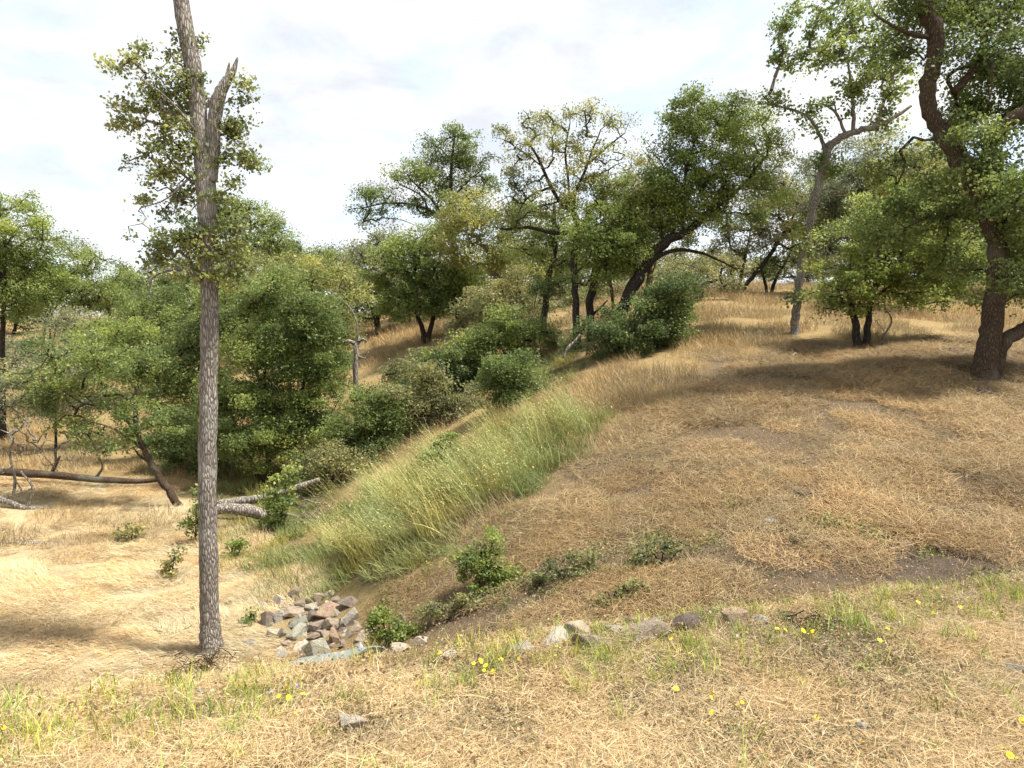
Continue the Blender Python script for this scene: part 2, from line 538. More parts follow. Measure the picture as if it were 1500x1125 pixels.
    lpx = ls / m
    total = int(dens * (3.5 if D < 14 else 3.05 if D < 30 else 2.6) * area / (lpx * lpx * 0.42))
    wt = rng.gamma(2.0, 1.0, len(tips)); wt[rng.random(len(tips)) < dead] = 0.02
    cnt = rng.poisson(total * wt / wt.sum())
    idx = np.repeat(np.arange(len(tips)), cnt)
    sg = cl * m * rng.uniform(0.5, 1.1, len(tips))
    off = np.clip(rng.normal(size=(len(idx), 3)), -1.6, 1.6) * sg[idx][:, None] * np.array([1, 1, 0.62])
    cen = tips[idx] + off
    gg = gz(cen[:, 0], cen[:, 1]); cen[:, 2] = np.maximum(cen[:, 2], gg + 0.03)
    tc_ = np.array(GREEN[col] if isinstance(col, str) else col)
    lv = 1 + 0.22 * rng.uniform(-1, 1, (len(lobes), 1)) * np.array([[1.25, 1, 0.8]])
    tv = 1 + 0.28 * rng.uniform(-1, 1, (len(tips), 1)) * np.array([[1.2, 1, 0.8]])
    cc = tc_ * lv[lob[idx]] * tv[idx]
    V, F, K = leaf_mesh(cen, ls * rng.uniform(0.5, 1.5, len(idx)), cc, bpt, tri=(D > 14 and not near))
    STATS['leaf'] += len(F)
    tag(link('crown', mesh_np('crown', V, F, M_LEAF, K), root), kind='stuff')
    return root

def ground_flare(S):
    return S[0][2] >= 12
#==SETTING==
# ------------------------------------------------------------------ the ground
HILL = [(540,880),(600,850),(700,775),(790,735),(880,655),(960,590),(1040,525),(1190,508),(1500,500),(2600,490),(2600,950),(1500,885),(1000,930),(600,945)]
TALL = [(475,800),(500,755),(540,722),(620,672),(720,632),(840,602),(890,612),(870,645),(790,722),(690,762),(620,798),(545,822)]
MEADOW = [(-1500,705),(250,705),(300,760),(420,800),(470,860),(400,900),(430,990),(300,1000),(0,1045),(-1500,1200)]
GULLY = [(330,700),(470,640),(600,560),(760,520),(860,520),(850,560),(720,585),(620,625),(520,690),(470,735),(455,800),(620,798),(690,762),(600,850),(540,885),(470,860),(420,800),(300,760)]
DIRT = [(1080,690),(1180,710),(1330,740),(1500,760),(1500,850),(1250,860),(1150,840),(1090,780)]

def region(x, y, z):
    """weights of the ground kinds at ground points"""
    px, py = proj(np.c_[x, y, z])
    jx = 26 * (fbm(x * 1.3, y * 1.3, 21) - 0.5) * 2; jy = 18 * (fbm(x * 1.3, y * 1.3, 33) - 0.5) * 2
    px = px + jx; py = py + jy
    s = crest_s(x, y)
    fore = s < 0.45
    front = y > 2
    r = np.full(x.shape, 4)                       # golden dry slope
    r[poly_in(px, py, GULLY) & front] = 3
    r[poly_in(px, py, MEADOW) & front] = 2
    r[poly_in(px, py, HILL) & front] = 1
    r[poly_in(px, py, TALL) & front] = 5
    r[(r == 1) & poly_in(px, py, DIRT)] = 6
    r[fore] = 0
    return r, px, py

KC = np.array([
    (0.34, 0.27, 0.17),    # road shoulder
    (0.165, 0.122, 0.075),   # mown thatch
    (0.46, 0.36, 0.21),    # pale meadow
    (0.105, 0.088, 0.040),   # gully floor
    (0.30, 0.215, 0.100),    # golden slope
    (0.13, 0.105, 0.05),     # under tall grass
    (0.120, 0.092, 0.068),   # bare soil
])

def axis(lo, hi, mid, fine, n):
    t = np.linspace(-1, 1, n); a = np.arcsinh((hi - mid) / fine); b = np.arcsinh((mid - lo) / fine)
    return mid + fine * np.sinh(np.where(t > 0, t * a, t * b))
gx = axis(-420, 420, 0.5, 5.5, 330)
gy = axis(-60, 700, 8, 4.5, 330)
GX, GY = np.meshgrid(gx, gy)
xs, ys = GX.ravel(), GY.ravel()
zs = gz(xs, ys)
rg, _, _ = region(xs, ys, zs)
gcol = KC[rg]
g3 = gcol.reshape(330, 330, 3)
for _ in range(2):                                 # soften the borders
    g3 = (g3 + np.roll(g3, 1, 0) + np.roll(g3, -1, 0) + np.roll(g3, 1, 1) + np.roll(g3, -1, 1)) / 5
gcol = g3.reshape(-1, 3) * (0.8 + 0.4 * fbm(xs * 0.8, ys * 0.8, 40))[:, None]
ii = (np.arange(329)[:, None] * 330 + np.arange(329)[None, :]).ravel()
GF = np.stack([ii, ii + 1, ii + 331, ii + 330], 1)
m, t, b, o = new_mat('dry_ground')
a = node(t, 'ShaderNodeAttribute', attribute_name='col')
tcn = node(t, 'ShaderNodeTexCoord')
n1 = node(t, 'ShaderNodeTexNoise', Scale=9.0, Detail=9.0, Roughness=0.72)
n2 = node(t, 'ShaderNodeTexNoise', Scale=55.0, Detail=5.0, Roughness=0.7)
n3 = node(t, 'ShaderNodeTexNoise', Scale=1.3, Detail=4.0)
for n in (n1, n2, n3): t.links.new(tcn.outputs['Object'], n.inputs['Vector'])
r1_ = node(t, 'ShaderNodeMapRange'); r1_.inputs['From Min'].default_value = 0.3; r1_.inputs['From Max'].default_value = 0.7
r1_.inputs['To Min'].default_value = 0.62; r1_.inputs['To Max'].default_value = 1.32
t.links.new(n1.outputs['Fac'], r1_.inputs['Value'])
r2_ = node(t, 'ShaderNodeMapRange'); r2_.inputs['From Min'].default_value = 0.3; r2_.inputs['From Max'].default_value = 0.7
r2_.inputs['To Min'].default_value = 0.7; r2_.inputs['To Max'].default_value = 1.28
t.links.new(n2.outputs['Fac'], r2_.inputs['Value'])
mm = node(t, 'ShaderNodeMath', operation='MULTIPLY')
t.links.new(r1_.outputs[0], mm.inputs[0]); t.links.new(r2_.outputs[0], mm.inputs[1])
vm = node(t, 'ShaderNodeVectorMath', operation='SCALE')
t.links.new(a.outputs['Color'], vm.inputs[0]); t.links.new(mm.outputs[0], vm.inputs['Scale'])
t.links.new(vm.outputs[0], b.inputs['Base Color'])
b.inputs['Roughness'].default_value = 0.95; b.inputs['Specular IOR Level'].default_value = 0.1
bp = node(t, 'ShaderNodeBump', Strength=0.8, Distance=0.05)
t.links.new(mm.outputs[0], bp.inputs['Height']); t.links.new(bp.outputs[0], b.inputs['Normal'])
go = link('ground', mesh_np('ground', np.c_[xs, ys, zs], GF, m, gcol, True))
tag(go, 'rolling dry hillside, meadow and gully ground', None, kind='structure')

#==TREES==
T = make_tree
# topped tree on the meadow edge
T('topped_oak_tree', 'tall grey trunk with a snapped fork and leafy tufts, alone in the pale meadow', 'tree', None, (308, 957),
  [[(309,957,50),(309,940,40),(308,918,35),(307,890,33),(305,800,32),(304,700,31),(305,600,31),(307,500,30),(308,430,29),(305,350,31),(302,280,34),(297,220,30),(289,150,28),(281,90,28),(270,30,27),(262,-30,26),(256,-100,24)]],
  [[(308,265,24),(312,225,24),(314,180,23),(318,150,24),(330,122,17),(341,105,11),(348,84,3)],
   [(322,140,12),(331,118,9),(336,92,3)], [(314,165,12),(309,152,9),(306,143,5)],
   [(300,210,6),(265,165,4,-.2),(235,135,3,-.3),(205,115,2,-.3)], [(300,280,6),(262,250,4,.1),(235,215,3,.2)],
   [(303,420,8),(270,395,6,-.2),(225,405,4,-.3),(218,440,2,-.3)], [(312,240,5),(345,225,3,.1),(370,235,2,.1)], [(288,250,5),(245,290,3,-.2),(205,305,2,-.2)]],
  [(225,75,30,20),(195,108,38,18),(235,125,40,28),(175,155,28,14),(215,180,45,24),(245,160,35,30),(262,210,35,32),(225,215,30,18),(240,260,38,26),
   (275,60,20,28),(285,130,22,40),(350,205,30,28),(365,240,24,22),(345,160,20,28),(355,125,12,18),(335,235,20,20),(205,300,28,14),(180,240,14,7),
   (290,360,60,36),(230,345,48,18),(330,380,50,36),(285,400,50,30),(245,375,40,22),(355,350,25,22),(300,330,40,25),(272,235,26,36),(335,285,22,28),(265,300,26,24),(345,325,22,22),(262,120,24,34),(330,200,18,30),(225,310,24,14)],
  (0.215, 0.245, 0.088), 'grey', dens=0.62, leaf_px=5.4, near=True, dead=0.12, cl=11, depth=0.8, wob=0.03, thick=0.93)
# big oak on the hillside
T('spreading_oak_tree', 'large oak with a thick curving brown trunk and second leaning stem on mown slope', 'tree', None, (1440, 556),
  [[(1440,556,54),(1446,510,46),(1456,460,42),(1463,400,42),(1460,345,44),(1440,290,46),(1415,245,44),(1390,210,34),(1366,170,30),(1357,130,31),(1367,95,32),(1370,50,33),(1354,5,32),(1335,-60,28),(1320,-140,20)],
   [(1455,535,26),(1468,505,32),(1490,488,30),(1525,462,26),(1575,420,22),(1620,350,16)]],
  [[(1432,275,34),(1450,215,26,-.2),(1478,178,28,-.4),(1510,155,26,-.5),(1570,90,20,-.6),(1610,0,14,-.6)],
   [(1398,135,16),(1418,112,15),(1434,88,18),(1442,62,16),(1436,25,8)], [(1362,55,10),(1335,50,9,-.3),(1308,38,6,-.4),(1280,20,4,-.4)],
   [(1446,66,5,-.3),(1453,100,5,-.4),(1452,135,3,-.4),(1446,152,2,-.4)], [(1340,-50,16),(1290,-110,10,-.5),(1230,-120,6,-.8)]],
  [(1420,-40,120,60),(1330,-90,110,60),(1540,-60,120,80),(1430,60,70,50),(1475,120,60,60),(1400,180,40,45,.8),(1350,20,50,40),(1480,250,60,70),(1430,210,35,50,-.6),
   (1490,330,50,60),(1560,150,90,90),(1570,300,80,90),(1480,400,35,40,.5),(1405,300,30,50,.9),(1380,260,30,40,1.2),(1560,420,70,50),(1440,440,25,20,.8),(1260,-60,70,40),(1400,400,30,35,1.0),(1440,130,50,60,.8),(1490,60,50,50,.8),(1400,30,50,50,.8),(1470,300,50,60,.8),(1320,60,40,40,.5),(1495,440,30,30,.4),(1500,300,40,70,-1.0),(1500,400,36,50,-.7),(1320,330,50,60,1.2),(1380,350,40,60,1.2),(1300,250,40,50,1.2)],
  'mid', 'brown', dens=0.8, leaf_px=4.8, near=True, cl=17, dead=0.05, wob=0.08)
# slim leaning tree
T('slim_oak_tree', 'slender pale trunk leaning right with a thin open crown, on the golden slope', 'tree', None, (1164, 489),
  [[(1164,489,18),(1166,460,15),(1170,420,15),(1177,375,15),(1188,320,15),(1199,270,15),(1210,228,17),(1216,212,16)]],
  [[(1216,214,14),(1240,197,13),(1275,188,11),(1305,175,9),(1335,155,5)], [(1250,195,8),(1250,160,7),(1246,120,5),(1240,80,3)], [(1284,186,7),(1294,150,6),(1308,110,5),(1325,70,3)],
   [(1210,222,8),(1198,192,6),(1180,168,5),(1150,158,4),(1128,150,3),(1116,138,2)], [(1238,197,6),(1226,168,5),(1208,154,4),(1185,153,2)], [(1226,170,4),(1222,150,2)]],
  [(1145,148,26,14),(1125,145,14,12),(1170,165,24,14),(1195,190,22,16),(1190,155,24,8),(1215,60,50,40),(1160,75,35,16),(1150,30,22,22),(1190,20,40,24),(1250,20,50,34),(1275,70,45,40),(1260,120,40,24),(1300,130,34,36),(1320,90,30,40),
   (1240,150,22,24),(1210,240,28,20),(1186,350,14,34),(1182,390,16,18,.3),(1290,180,30,18),(1150,95,16,10),(1165,440,7,14)],
  'bright', 'pale', dens=0.7, leaf_px=4.6, near=True, cl=11, dead=0.08)
# low two-stemmed oak
T('low_oak_tree', 'low bushy oak with two short dark trunks under dense bright green leaves', 'tree', None, (1262, 507),
  [[(1256,507,17),(1254,480,14),(1248,450,12),(1240,420,8)], [(1270,507,15),(1271,475,13),(1276,440,11),(1290,400,10),(1310,360,7)]],
  [[(1276,440,7),(1320,410,6),(1370,400,4)]],
  [(1240,420,50,32),(1212,440,28,22),(1260,385,45,35),(1310,390,55,40),(1300,340,60,40),(1360,370,50,40),(1385,330,45,45),(1360,430,50,25),(1400,420,30,25),(1290,440,35,16),(1340,300,50,35)],
  'bright', 'dark', dens=1.0, leaf_px=4.4, cl=13)
T('bent_sapling', 'thin leafless sapling bending in a hook beside the two-trunked low oak', 'sapling', None, (1283, 503),
  [[(1283,503,4),(1297,488,4),(1305,474,3.5),(1304,462,3),(1295,452,2)]], [[(1295,485,2),(1284,470,1.5)]], [(1300,455,8,8),(1285,468,5,5)], 'mid', 'pale', leafless=True)
# leaning oak in the middle
T('leaning_oak_tree', 'broad green oak whose dark trunk leans far right above a dark bush', 'tree', 18.5, (895, 495),
  [[(893,495,24),(908,465,22),(925,425,22),(945,388,20),(965,362,18),(990,346,16),(1012,335,13),(1040,310,10),(1060,270,7)]],
  [[(955,382,9),(985,367,8),(1020,369,6),(1050,380,4),(1080,395,2)], [(968,372,7),(972,350,5),(968,330,4)], [(1000,340,9),(1000,290,7),(1010,230,5),(1030,180,3)], [(1040,310,7),(1080,280,5),(1120,230,3)]],
  [(1025,150,28,22),(1050,175,45,30),(1000,205,45,34),(1085,195,45,30),(1122,215,24,24),(1040,235,60,40),(985,260,45,40),(1090,255,45,38),(1020,295,60,36),(965,310,40,36),(1075,305,40,30),(940,350,40,28),(1010,335,45,24),(905,380,35,30)],
  'bright', 'dark', dens=1.0, leaf_px=3.8, cl=12)
T('broken_snag', 'short reddish bare snapped trunk behind the dark bush below the leaning oak', 'snag', 19.5, (950, 480),
  [[(949,480,13),(950,440,12),(951,405,11),(953,383,6)]], [[(951,410,4),(957,395,3),(962,380,1.5)]], [(960,385,6,6)], 'dark', 'rust', leafless=True)
# twisted tree and its neighbours
T('twisted_oak_tree', 'tall thin-crowned oak with an S-shaped dark trunk and a long level limb', 'tree', 19.5, (866, 485),
  [[(866,485,15),(864,455,14),(869,425,14),(874,395,14),(876,365,14),(868,345,14),(853,333,14),(845,322,11),(838,310,9)]],
  [[(855,335,11),(832,341,9),(805,340,7),(770,333,6),(742,336,4),(725,332,2)], [(840,312,8),(818,292,7),(803,265,6),(790,235,5),(775,210,3)], [(806,275,5),(785,282,4),(768,295,3),(758,315,2)],
   [(844,318,6),(842,285,5),(855,255,5),(866,225,4),(880,190,2)], [(835,300,5),(832,260,4),(828,220,4),(835,180,2)], [(868,462,5),(880,450,4),(890,440,2)], [(862,240,3),(890,215,3),(915,195,2)], [(795,245,3),(770,225,2.5),(740,205,2)]],
  [(750,195,26,18),(785,180,30,16),(825,170,40,14),(870,172,34,14),(905,190,20,18),(790,220,40,22),(840,215,40,22),(885,225,30,22),(765,250,25,20),(830,265,45,26),(880,270,34,28),(800,310,40,20),(755,300,25,18),(860,310,40,24),(745,330,25,10)],
  'yellow', 'dark', dens=0.46, leaf_px=3.6, cl=10, dead=0.22)
T('dark_oak_tree', 'narrow oak with a thin black trunk leaning right, left of the S-shaped oak', 'tree', 21.0, (797, 480),
  [[(795,480,12),(799,440,11),(805,405,11),(812,370,11),(813,335,9),(812,300,6)]], [[(808,395,4),(830,380,3),(845,360,2)]],
  [(800,335,36,24),(775,365,36,26),(760,330,30,22),(830,390,26,34),(800,420,28,24),(825,345,24,20),(780,300,28,18)], 'mid', 'dark', dens=0.75, leaf_px=3.6, cl=11)
T('upright_oak_tree', 'upright oak with a straight charred-looking trunk close beside the S-shaped oak', 'tree', 18.8, (846, 490),
  [[(846,490,14),(843,455,12),(841,420,12),(841,385,12),(843,350,9),(845,320,6)]], [[(843,400,4),(862,385,3),(885,370,2)]],
  [(875,330,36,28),(905,310,36,34),(920,350,34,34),(852,410,28,12),(890,385,30,28),(850,360,26,16),(905,280,28,24)], 'bright', 'dark', dens=0.8, leaf_px=3.7, cl=11)
T('thin_oak_tree', 'spindly brown-stemmed young oak between the S-shaped and leaning oaks', 'tree', 23.0, (902, 450),
  [[(901,450,6),(896,425,6),(888,400,6),(884,388,5)]], [[(888,398,4),(900,380,3),(925,375,2)]], [(900,370,34,22),(930,385,30,22),(940,290,26,34),(930,330,34,34)], 'olive', 'brown', dens=0.7, leaf_px=3.4, cl=11)
# left of centre
T('forked_oak_tree', 'small oak with a V-forked trunk on the golden bank', 'tree', None, (624, 502),
  [[(624,502,11),(620,485,9),(612,465,7),(606,445,5)], [(625,502,10),(632,475,8),(640,450,7),(645,425,5)]], [],
  [(610,425,40,26),(645,415,40,28),(585,440,30,22),(630,450,30,16)], 'mid', 'dark', dens=0.9, leaf_px=3.5, cl=11)
T('slanting_oak_tree', 'bright green oak whose trunk slants steeply left, with a brown dead patch in its leaves', 'tree', None, (684, 488),
  [[(684,488,14),(674,465,13),(660,448,12),(640,432,10),(618,415,9),(595,399,8),(572,387,5)]], [[(660,448,6),(668,425,5),(680,400,3)]],
  [(585,380,44,28),(560,400,30,26),(620,365,44,26),(650,400,40,30),(680,425,34,34),(640,350,34,20),(695,400,24,28)], 'bright', 'dark', dens=0.95, leaf_px=3.6, cl=11)
T('round_oak_tree', 'round grey-green oak with a short dark trunk at the far end of the golden bank', 'tree', None, (553, 488),
  [[(553,488,12),(552,470,10),(545,450,9),(530,437,7),(515,430,5)]], [[(550,460,5),(562,440,4),(570,420,2)]],
  [(540,390,44,28),(505,405,36,30),(570,430,34,26),(525,435,34,20),(560,360,30,20)], 'grey', 'dark', dens=1.0, leaf_px=3.4, cl=11)
T('tall_oak_tree', 'tall airy oak with a flat left-reaching limb rising behind the smaller oaks', 'tree', 38.0, (668, 450),
  [[(668,450,11),(666,400,10),(664,340,9),(660,290,8),(662,240,5),(666,200,3)]],
  [[(664,350,6),(640,315,5),(605,300,4),(565,298,3),(530,305,2)], [(655,320,5),(625,285,4),(600,262,2)], [(662,290,4),(690,262,3),(705,250,2)], [(628,308,4),(615,285,3),(585,270,2)]],
  [(668,208,30,22),(640,225,34,24),(690,235,30,28),(660,262,44,26),(700,275,26,26),(618,255,26,18),(595,272,34,20),(560,288,34,20),(532,312,22,20),(600,310,40,14),(640,300,34,18),(680,310,34,24)],
  'mid', 'dark', dens=0.75, leaf_px=3.2, cl=10)
T('yellowish_oak_tree', 'yellow-green oak with a grey slanting dead stem in front of the tall airy oak', 'tree', 27.0, (748, 448),
  [[(748,448,9),(738,425,8),(724,403,8),(712,390,6),(695,383,4)]], [[(745,440,5),(762,420,4),(768,395,4),(755,375,3)], [(740,412,5),(720,395,4),(712,380,2)]],
  [(685,310,40,26),(665,335,36,26),(710,340,34,30),(735,365,34,26),(690,370,40,20),(760,390,34,24),(730,400,30,20)], 'yellow', 'pale', dens=0.8, leaf_px=3.4, cl=11)
# ridge on the right
T('many_stemmed_oak_tree', 'oak with several dark stems fanning from one foot on the skyline', 'tree', 29.5, (1079, 432),
  [[(1076,432,7),(1074,410,6),(1068,390,4)], [(1080,432,9),(1098,410,8),(1120,385,8),(1140,355,7),(1158,325,5),(1166,308,3)], [(1079,432,7),(1086,405,6),(1092,375,5),(1098,345,3)]], [],
  [(1085,350,44,26),(1120,315,40,26),(1150,300,40,28),(1060,370,30,24),(1160,345,34,24),(1105,280,34,24),(1140,265,34,20)], 'olive', 'dark', dens=0.7, leaf_px=3.3, cl=10)
T('ridge_oak_tree', 'oak with two spread dark stems on the skyline behind the slender pale trunk', 'tree', 31.0, (1127, 428),
  [[(1125,428,6),(1120,410,5),(1115,395,3)], [(1129,428,7),(1138,405,6),(1150,385,5),(1160,365,3)]], [],
  [(1190,320,36,30),(1150,380,34,16),(1200,365,30,24),(1175,280,34,22),(1120,390,24,14)], 'mid', 'dark', dens=0.8, leaf_px=3.3, cl=10)
T('grey_oak_tree', 'silvery grey-green oak behind the low two-trunked oak', 'tree', 27.0, (1243, 432),
  [[(1243,432,9),(1245,390,8),(1243,345,7),(1240,310,5)]], [[(1244,360,5),(1260,330,4),(1280,310,2)]],
  [(1235,250,50,30),(1215,290,40,34),(1265,285,50,34),(1230,340,50,34),(1290,240,40,30),(1280,335,44,30),(1215,380,24,24)], 'grey', 'pale', dens=0.95, leaf_px=3.3, cl=11)
T('yellow_green_oak_tree', 'yellow-green oak filling the gap between the silvery oak and the large dark oak', 'tree', 23.0, (1350, 470),
  [[(1350,470,10),(1348,420,9),(1345,370,8),(1342,320,5)]], [], [(1335,250,40,34),(1375,275,40,40),(1325,300,44,36),(1385,330,40,36),(1350,350,40,30),(1310,270,30,26)], 'yellow', 'brown', dens=1.0, leaf_px=3.6, cl=12)
T('shaded_oak_tree', 'dark green oak on the skyline right of the large curving oak trunk', 'tree', 27.0, (1500, 440),
  [[(1500,440,12),(1502,390,11),(1505,340,8)]], [], [(1490,330,60,44),(1540,300,60,50),(1470,380,40,26),(1430,360,36,34),(1520,390,50,26),(1600,350,70,60)], 'dark', 'dark', dens=0.9, leaf_px=3.8, cl=13)
T('ridge_shrub', 'low pale green shrub on the skyline under the leaning oak', 'shrub', 33.0, (1035, 432), [[(1035,432,4),(1035,415,3)]], [], [(1035,412,34,16),(1005,415,26,14)], 'grey', 'dark', leaf_px=3.2, cl=9)
T('far_ridge_oak_tree', 'hazy grey-green oak far behind, seen beneath the thin-crowned oak', 'tree', 36.0, (760, 455),
  [[(760,455,9),(765,420,7),(768,380,5)]], [[(765,410,4),(785,395,3)]], [(770,370,40,30),(800,390,34,26),(735,390,30,24),(820,420,36,20),(770,420,40,20)], 'grey', 'dark', dens=0.7, leaf_px=3.0, cl=10)
T('back_oak_tree', 'pale olive oak behind the straight charred-looking trunk', 'tree', 34.0, (930, 440),
  [[(930,440,8),(930,390,7),(932,320,5)]], [], [(935,250,22,26),(915,290,34,34),(950,300,30,36),(890,350,40,30),(930,380,44,26),(975,395,40,24),(860,390,34,26)], 'olive', 'dark', dens=0.8, leaf_px=3.1, cl=10)
# left valley
T('edge_oak_tree', 'pale green oak with a straight thin trunk at the far side of the meadow', 'tree', 25.0, (2, 600),
  [[(2,600,13),(3,540,11),(5,470,10),(6,400,9),(8,340,6)]], [[(5,430,5),(40,400,4),(65,380,2)]], [(15,305,34,26),(40,340,38,30),(-20,350,50,50),(20,390,50,34),(65,380,36,34),(55,425,44,26),(10,440,44,20),(-50,420,50,40)], 'bright', 'dark', dens=0.85, leaf_px=3.6, cl=11)
T('flat_topped_oak_tree', 'distant flat-topped oak with thin dark stems beyond the pale green oak', 'tree', 44.0, (68, 500),
  [[(62,500,5),(66,475,5),(75,450,4)], [(72,500,5),(74,470,4),(85,445,3)], [(70,500,4),(90,455,3),(120,440,2)]], [], [(115,368,30,14),(138,388,26,16),(95,410,36,22),(125,425,40,22),(80,440,36,18),(150,440,30,16)], 'mid', 'dark', dens=0.9, leaf_px=3.0, cl=9)
for i, (px, D, lob, c, lab) in enumerate([
    (165, 48, [(165,425,40,22),(190,410,30,18),(140,450,36,22),(200,440,36,22)], 'mid', 'distant mid-green oak right of the flat-topped oak beyond the meadow'),
    (235, 42, [(235,440,40,26),(255,410,34,20),(215,465,40,24),(270,450,40,30)], 'dark', 'distant darker oak in the valley just left of the topped trunk'),
    (110, 38, [(100,475,36,18),(160,480,40,20),(190,500,40,20)], 'grey', 'low grey-green oak in the valley below the flat-topped oak'),
    (365, 33, [(345,305,30,18),(370,325,34,22),(395,345,24,22),(340,345,40,30),(325,300,24,20),(370,370,40,26)], 'mid', 'rounded oak showing behind the leafy tufts of the topped trunk'),
    (440, 36, [(430,360,30,14),(455,375,34,16),(420,385,34,18),(480,385,34,18)], 'mid', 'distant oak on the skyline just right of the topped trunk'),
    (505, 46, [(500,385,36,14),(540,375,40,16),(470,400,30,16)], 'dark', 'distant dark oak low on the skyline behind the round grey-green oak'),
    (590, 50, [(590,395,40,18),(630,400,40,20),(560,420,40,18)], 'olive', 'distant olive oak behind the bright slanting oak'),
    (20, 60, [(10,450,50,26),(50,460,40,18)], 'dark', 'far dark oak behind the straight thin trunk beyond the meadow'),
    (290, 55, [(280,410,50,24),(320,400,50,26)], 'grey', 'far pale oak hidden behind the topped trunk'),
    (1420, 40, [(1420,370,60,30),(1470,350,50,30),(1380,390,40,20)], 'dark', 'distant dark oak on the ridge between the low oak and the curving trunk'),
    (1180, 42, [(1190,385,40,20),(1140,395,30,14),(1230,390,40,20)], 'grey', 'distant grey oak on the ridge behind the two spread stems'),
    (520, 52, [(500,425,40,24),(550,420,44,24),(590,430,40,22)], 'olive', 'far olive oak filling the gap above the golden bank'),
    (650, 54, [(640,430,44,24),(690,420,40,26),(730,400,40,26)], 'grey', 'far grey-green oak behind the grey slanting dead stem'),
    (790, 48, [(780,400,44,30),(820,380,40,30),(840,420,44,22)], 'olive', 'far olive oak showing between the black thin trunk and the S-shaped trunk'),
    (900, 46, [(880,400,44,26),(925,400,44,30),(960,420,40,20)], 'grey', 'far grey oak glimpsed left of the leaning oak trunk'),
    (1010, 45, [(1000,395,40,24),(1050,385,44,26),(1090,400,36,18)], 'olive', 'far olive oak glimpsed under the arching limb of the leaning oak'),
    (1270, 38, [(1260,300,50,40),(1310,330,50,44),(1220,340,44,40),(1330,390,50,26)], 'mid', 'tall mid-green oak on the ridge behind the silvery oak'),
    (1360, 44, [(1350,260,50,44),(1400,300,50,50),(1330,330,50,40),(1420,370,50,34)], 'bright', 'bright oak on the ridge seen left of the curving brown trunk'),
    (-40, 52, [(-30,400,60,34),(20,410,50,30),(60,420,44,26)], 'mid', 'far oak closing the valley behind the pale green oak'),
    (210, 58, [(200,430,44,24),(160,440,44,20),(250,430,40,24)], 'olive', 'far olive oak low between the flat-topped oak and topped trunk'),
    (400, 46, [(380,380,44,22),(420,390,44,22),(460,395,40,20)], 'grey', 'far grey-green oak peeping over the sunlit thicket'),
    ]):
    top = min(l[1] for l in lob)
    gp = proj(np.array([(px - 750) / FPX * D, D, gz1((px - 750) / FPX * D, D)]))[1]
    T('distant_oak_tree', lab, 'tree', D, (px, gp), [[(px, gp, 8), (px + 3, (gp + lob[0][1]) / 2, 7), (px, lob[0][1], 4)]], [], lob, c, 'dark', dens=1.0, leaf_px=3.0, cl=9, group='distant oaks')
# shrubs of the gully
T('fallen_oak_tree', 'small oak leaning left over the meadow edge with a slanted mottled trunk', 'tree', None, (262, 745),
  [[(264,745,17),(250,722,16),(234,698,15),(220,675,14),(208,652,11),(200,625,8),(196,600,5)]],
  [[(212,660,7),(185,640,5,-.2),(160,625,4,-.3),(120,615,3,-.4)], [(203,640,6),(170,600,5,.3),(120,590,4,.4),(75,560,3,.4)], [(222,678,5),(205,668,4),(195,655,2)], [(140,595,3,.4),(110,560,2,.4),(95,520,1.5,.4)]],
  [(215,612,40,18),(235,625,24,14),(160,640,44,20),(190,600,34,18),(110,620,34,20),(120,560,44,26),(70,560,36,30),(80,510,40,20),(50,590,30,24),(150,520,40,22),(165,560,30,20)],
  'mid', 'brown', dens=0.62, leaf_px=4.2, cl=11, dead=0.08)
T('grey_dead_shrub', 'leafless grey twiggy shrub beside the long fallen log', 'shrub', 16.0, (20, 740),
  [[(18,740,6),(22,700,6),(14,665,5),(20,640,4),(2,630,2)], [(34,738,4),(30,715,4),(20,700,3)]], [[(20,650,3),(50,655,2),(85,690,2)]], [(20,620,50,34),(60,640,50,30),(10,670,30,30),(80,670,30,20)], 'grey', 'dead', leafless=True, cl=10)
T('large_gully_shrub', 'huge rounded live-oak thicket, light green on top, at the head of the gully', 'shrub', 17.2, (400, 690),
  [[(395,690,12),(390,640,10),(385,580,8),(390,520,5)], [(410,690,11),(430,630,9),(445,560,6)], [(385,690,10),(350,640,8),(335,590,5)]], [],
  [(425,425,50,26),(390,450,44,30),(460,450,40,30),(430,490,50,36),(375,510,50,40),(475,510,34,40),(430,550,50,44),(350,555,50,40),(480,560,30,34),(390,600,56,40),(450,600,40,34),(340,610,44,36),(400,640,56,30),(350,655,44,24),(445,640,34,24)],
  'mid', 'dark', dens=1.35, leaf_px=3.9, cl=13)
T('valley_shrub', 'mid-green thicket behind the slanted small oak, left of the huge thicket', 'shrub', 20.5, (290, 660),
  [[(290,660,10),(285,610,8),(280,560,5)], [(260,662,8),(240,610,6),(225,570,4)]], [],
  [(300,500,44,30),(260,520,44,30),(230,550,44,30),(290,560,50,36),(250,590,44,30),(300,610,44,40),(270,640,40,24),(330,470,40,26),(340,430,44,30),(200,530,36,24)], 'mid', 'dark', dens=0.95, leaf_px=3.7, cl=12)
T('yellow_valley_shrub', 'sunlit yellow-green shrub between the valley thickets behind the topped trunk', 'shrub', 24.0, (200, 600),
  [[(200,600,6),(198,570,5),(195,540,3)]], [], [(180,490,40,22),(210,500,36,24),(160,520,40,24),(200,540,44,26),(230,480,30,20)], 'bright', 'dark', dens=0.85, leaf_px=3.4, cl=11)
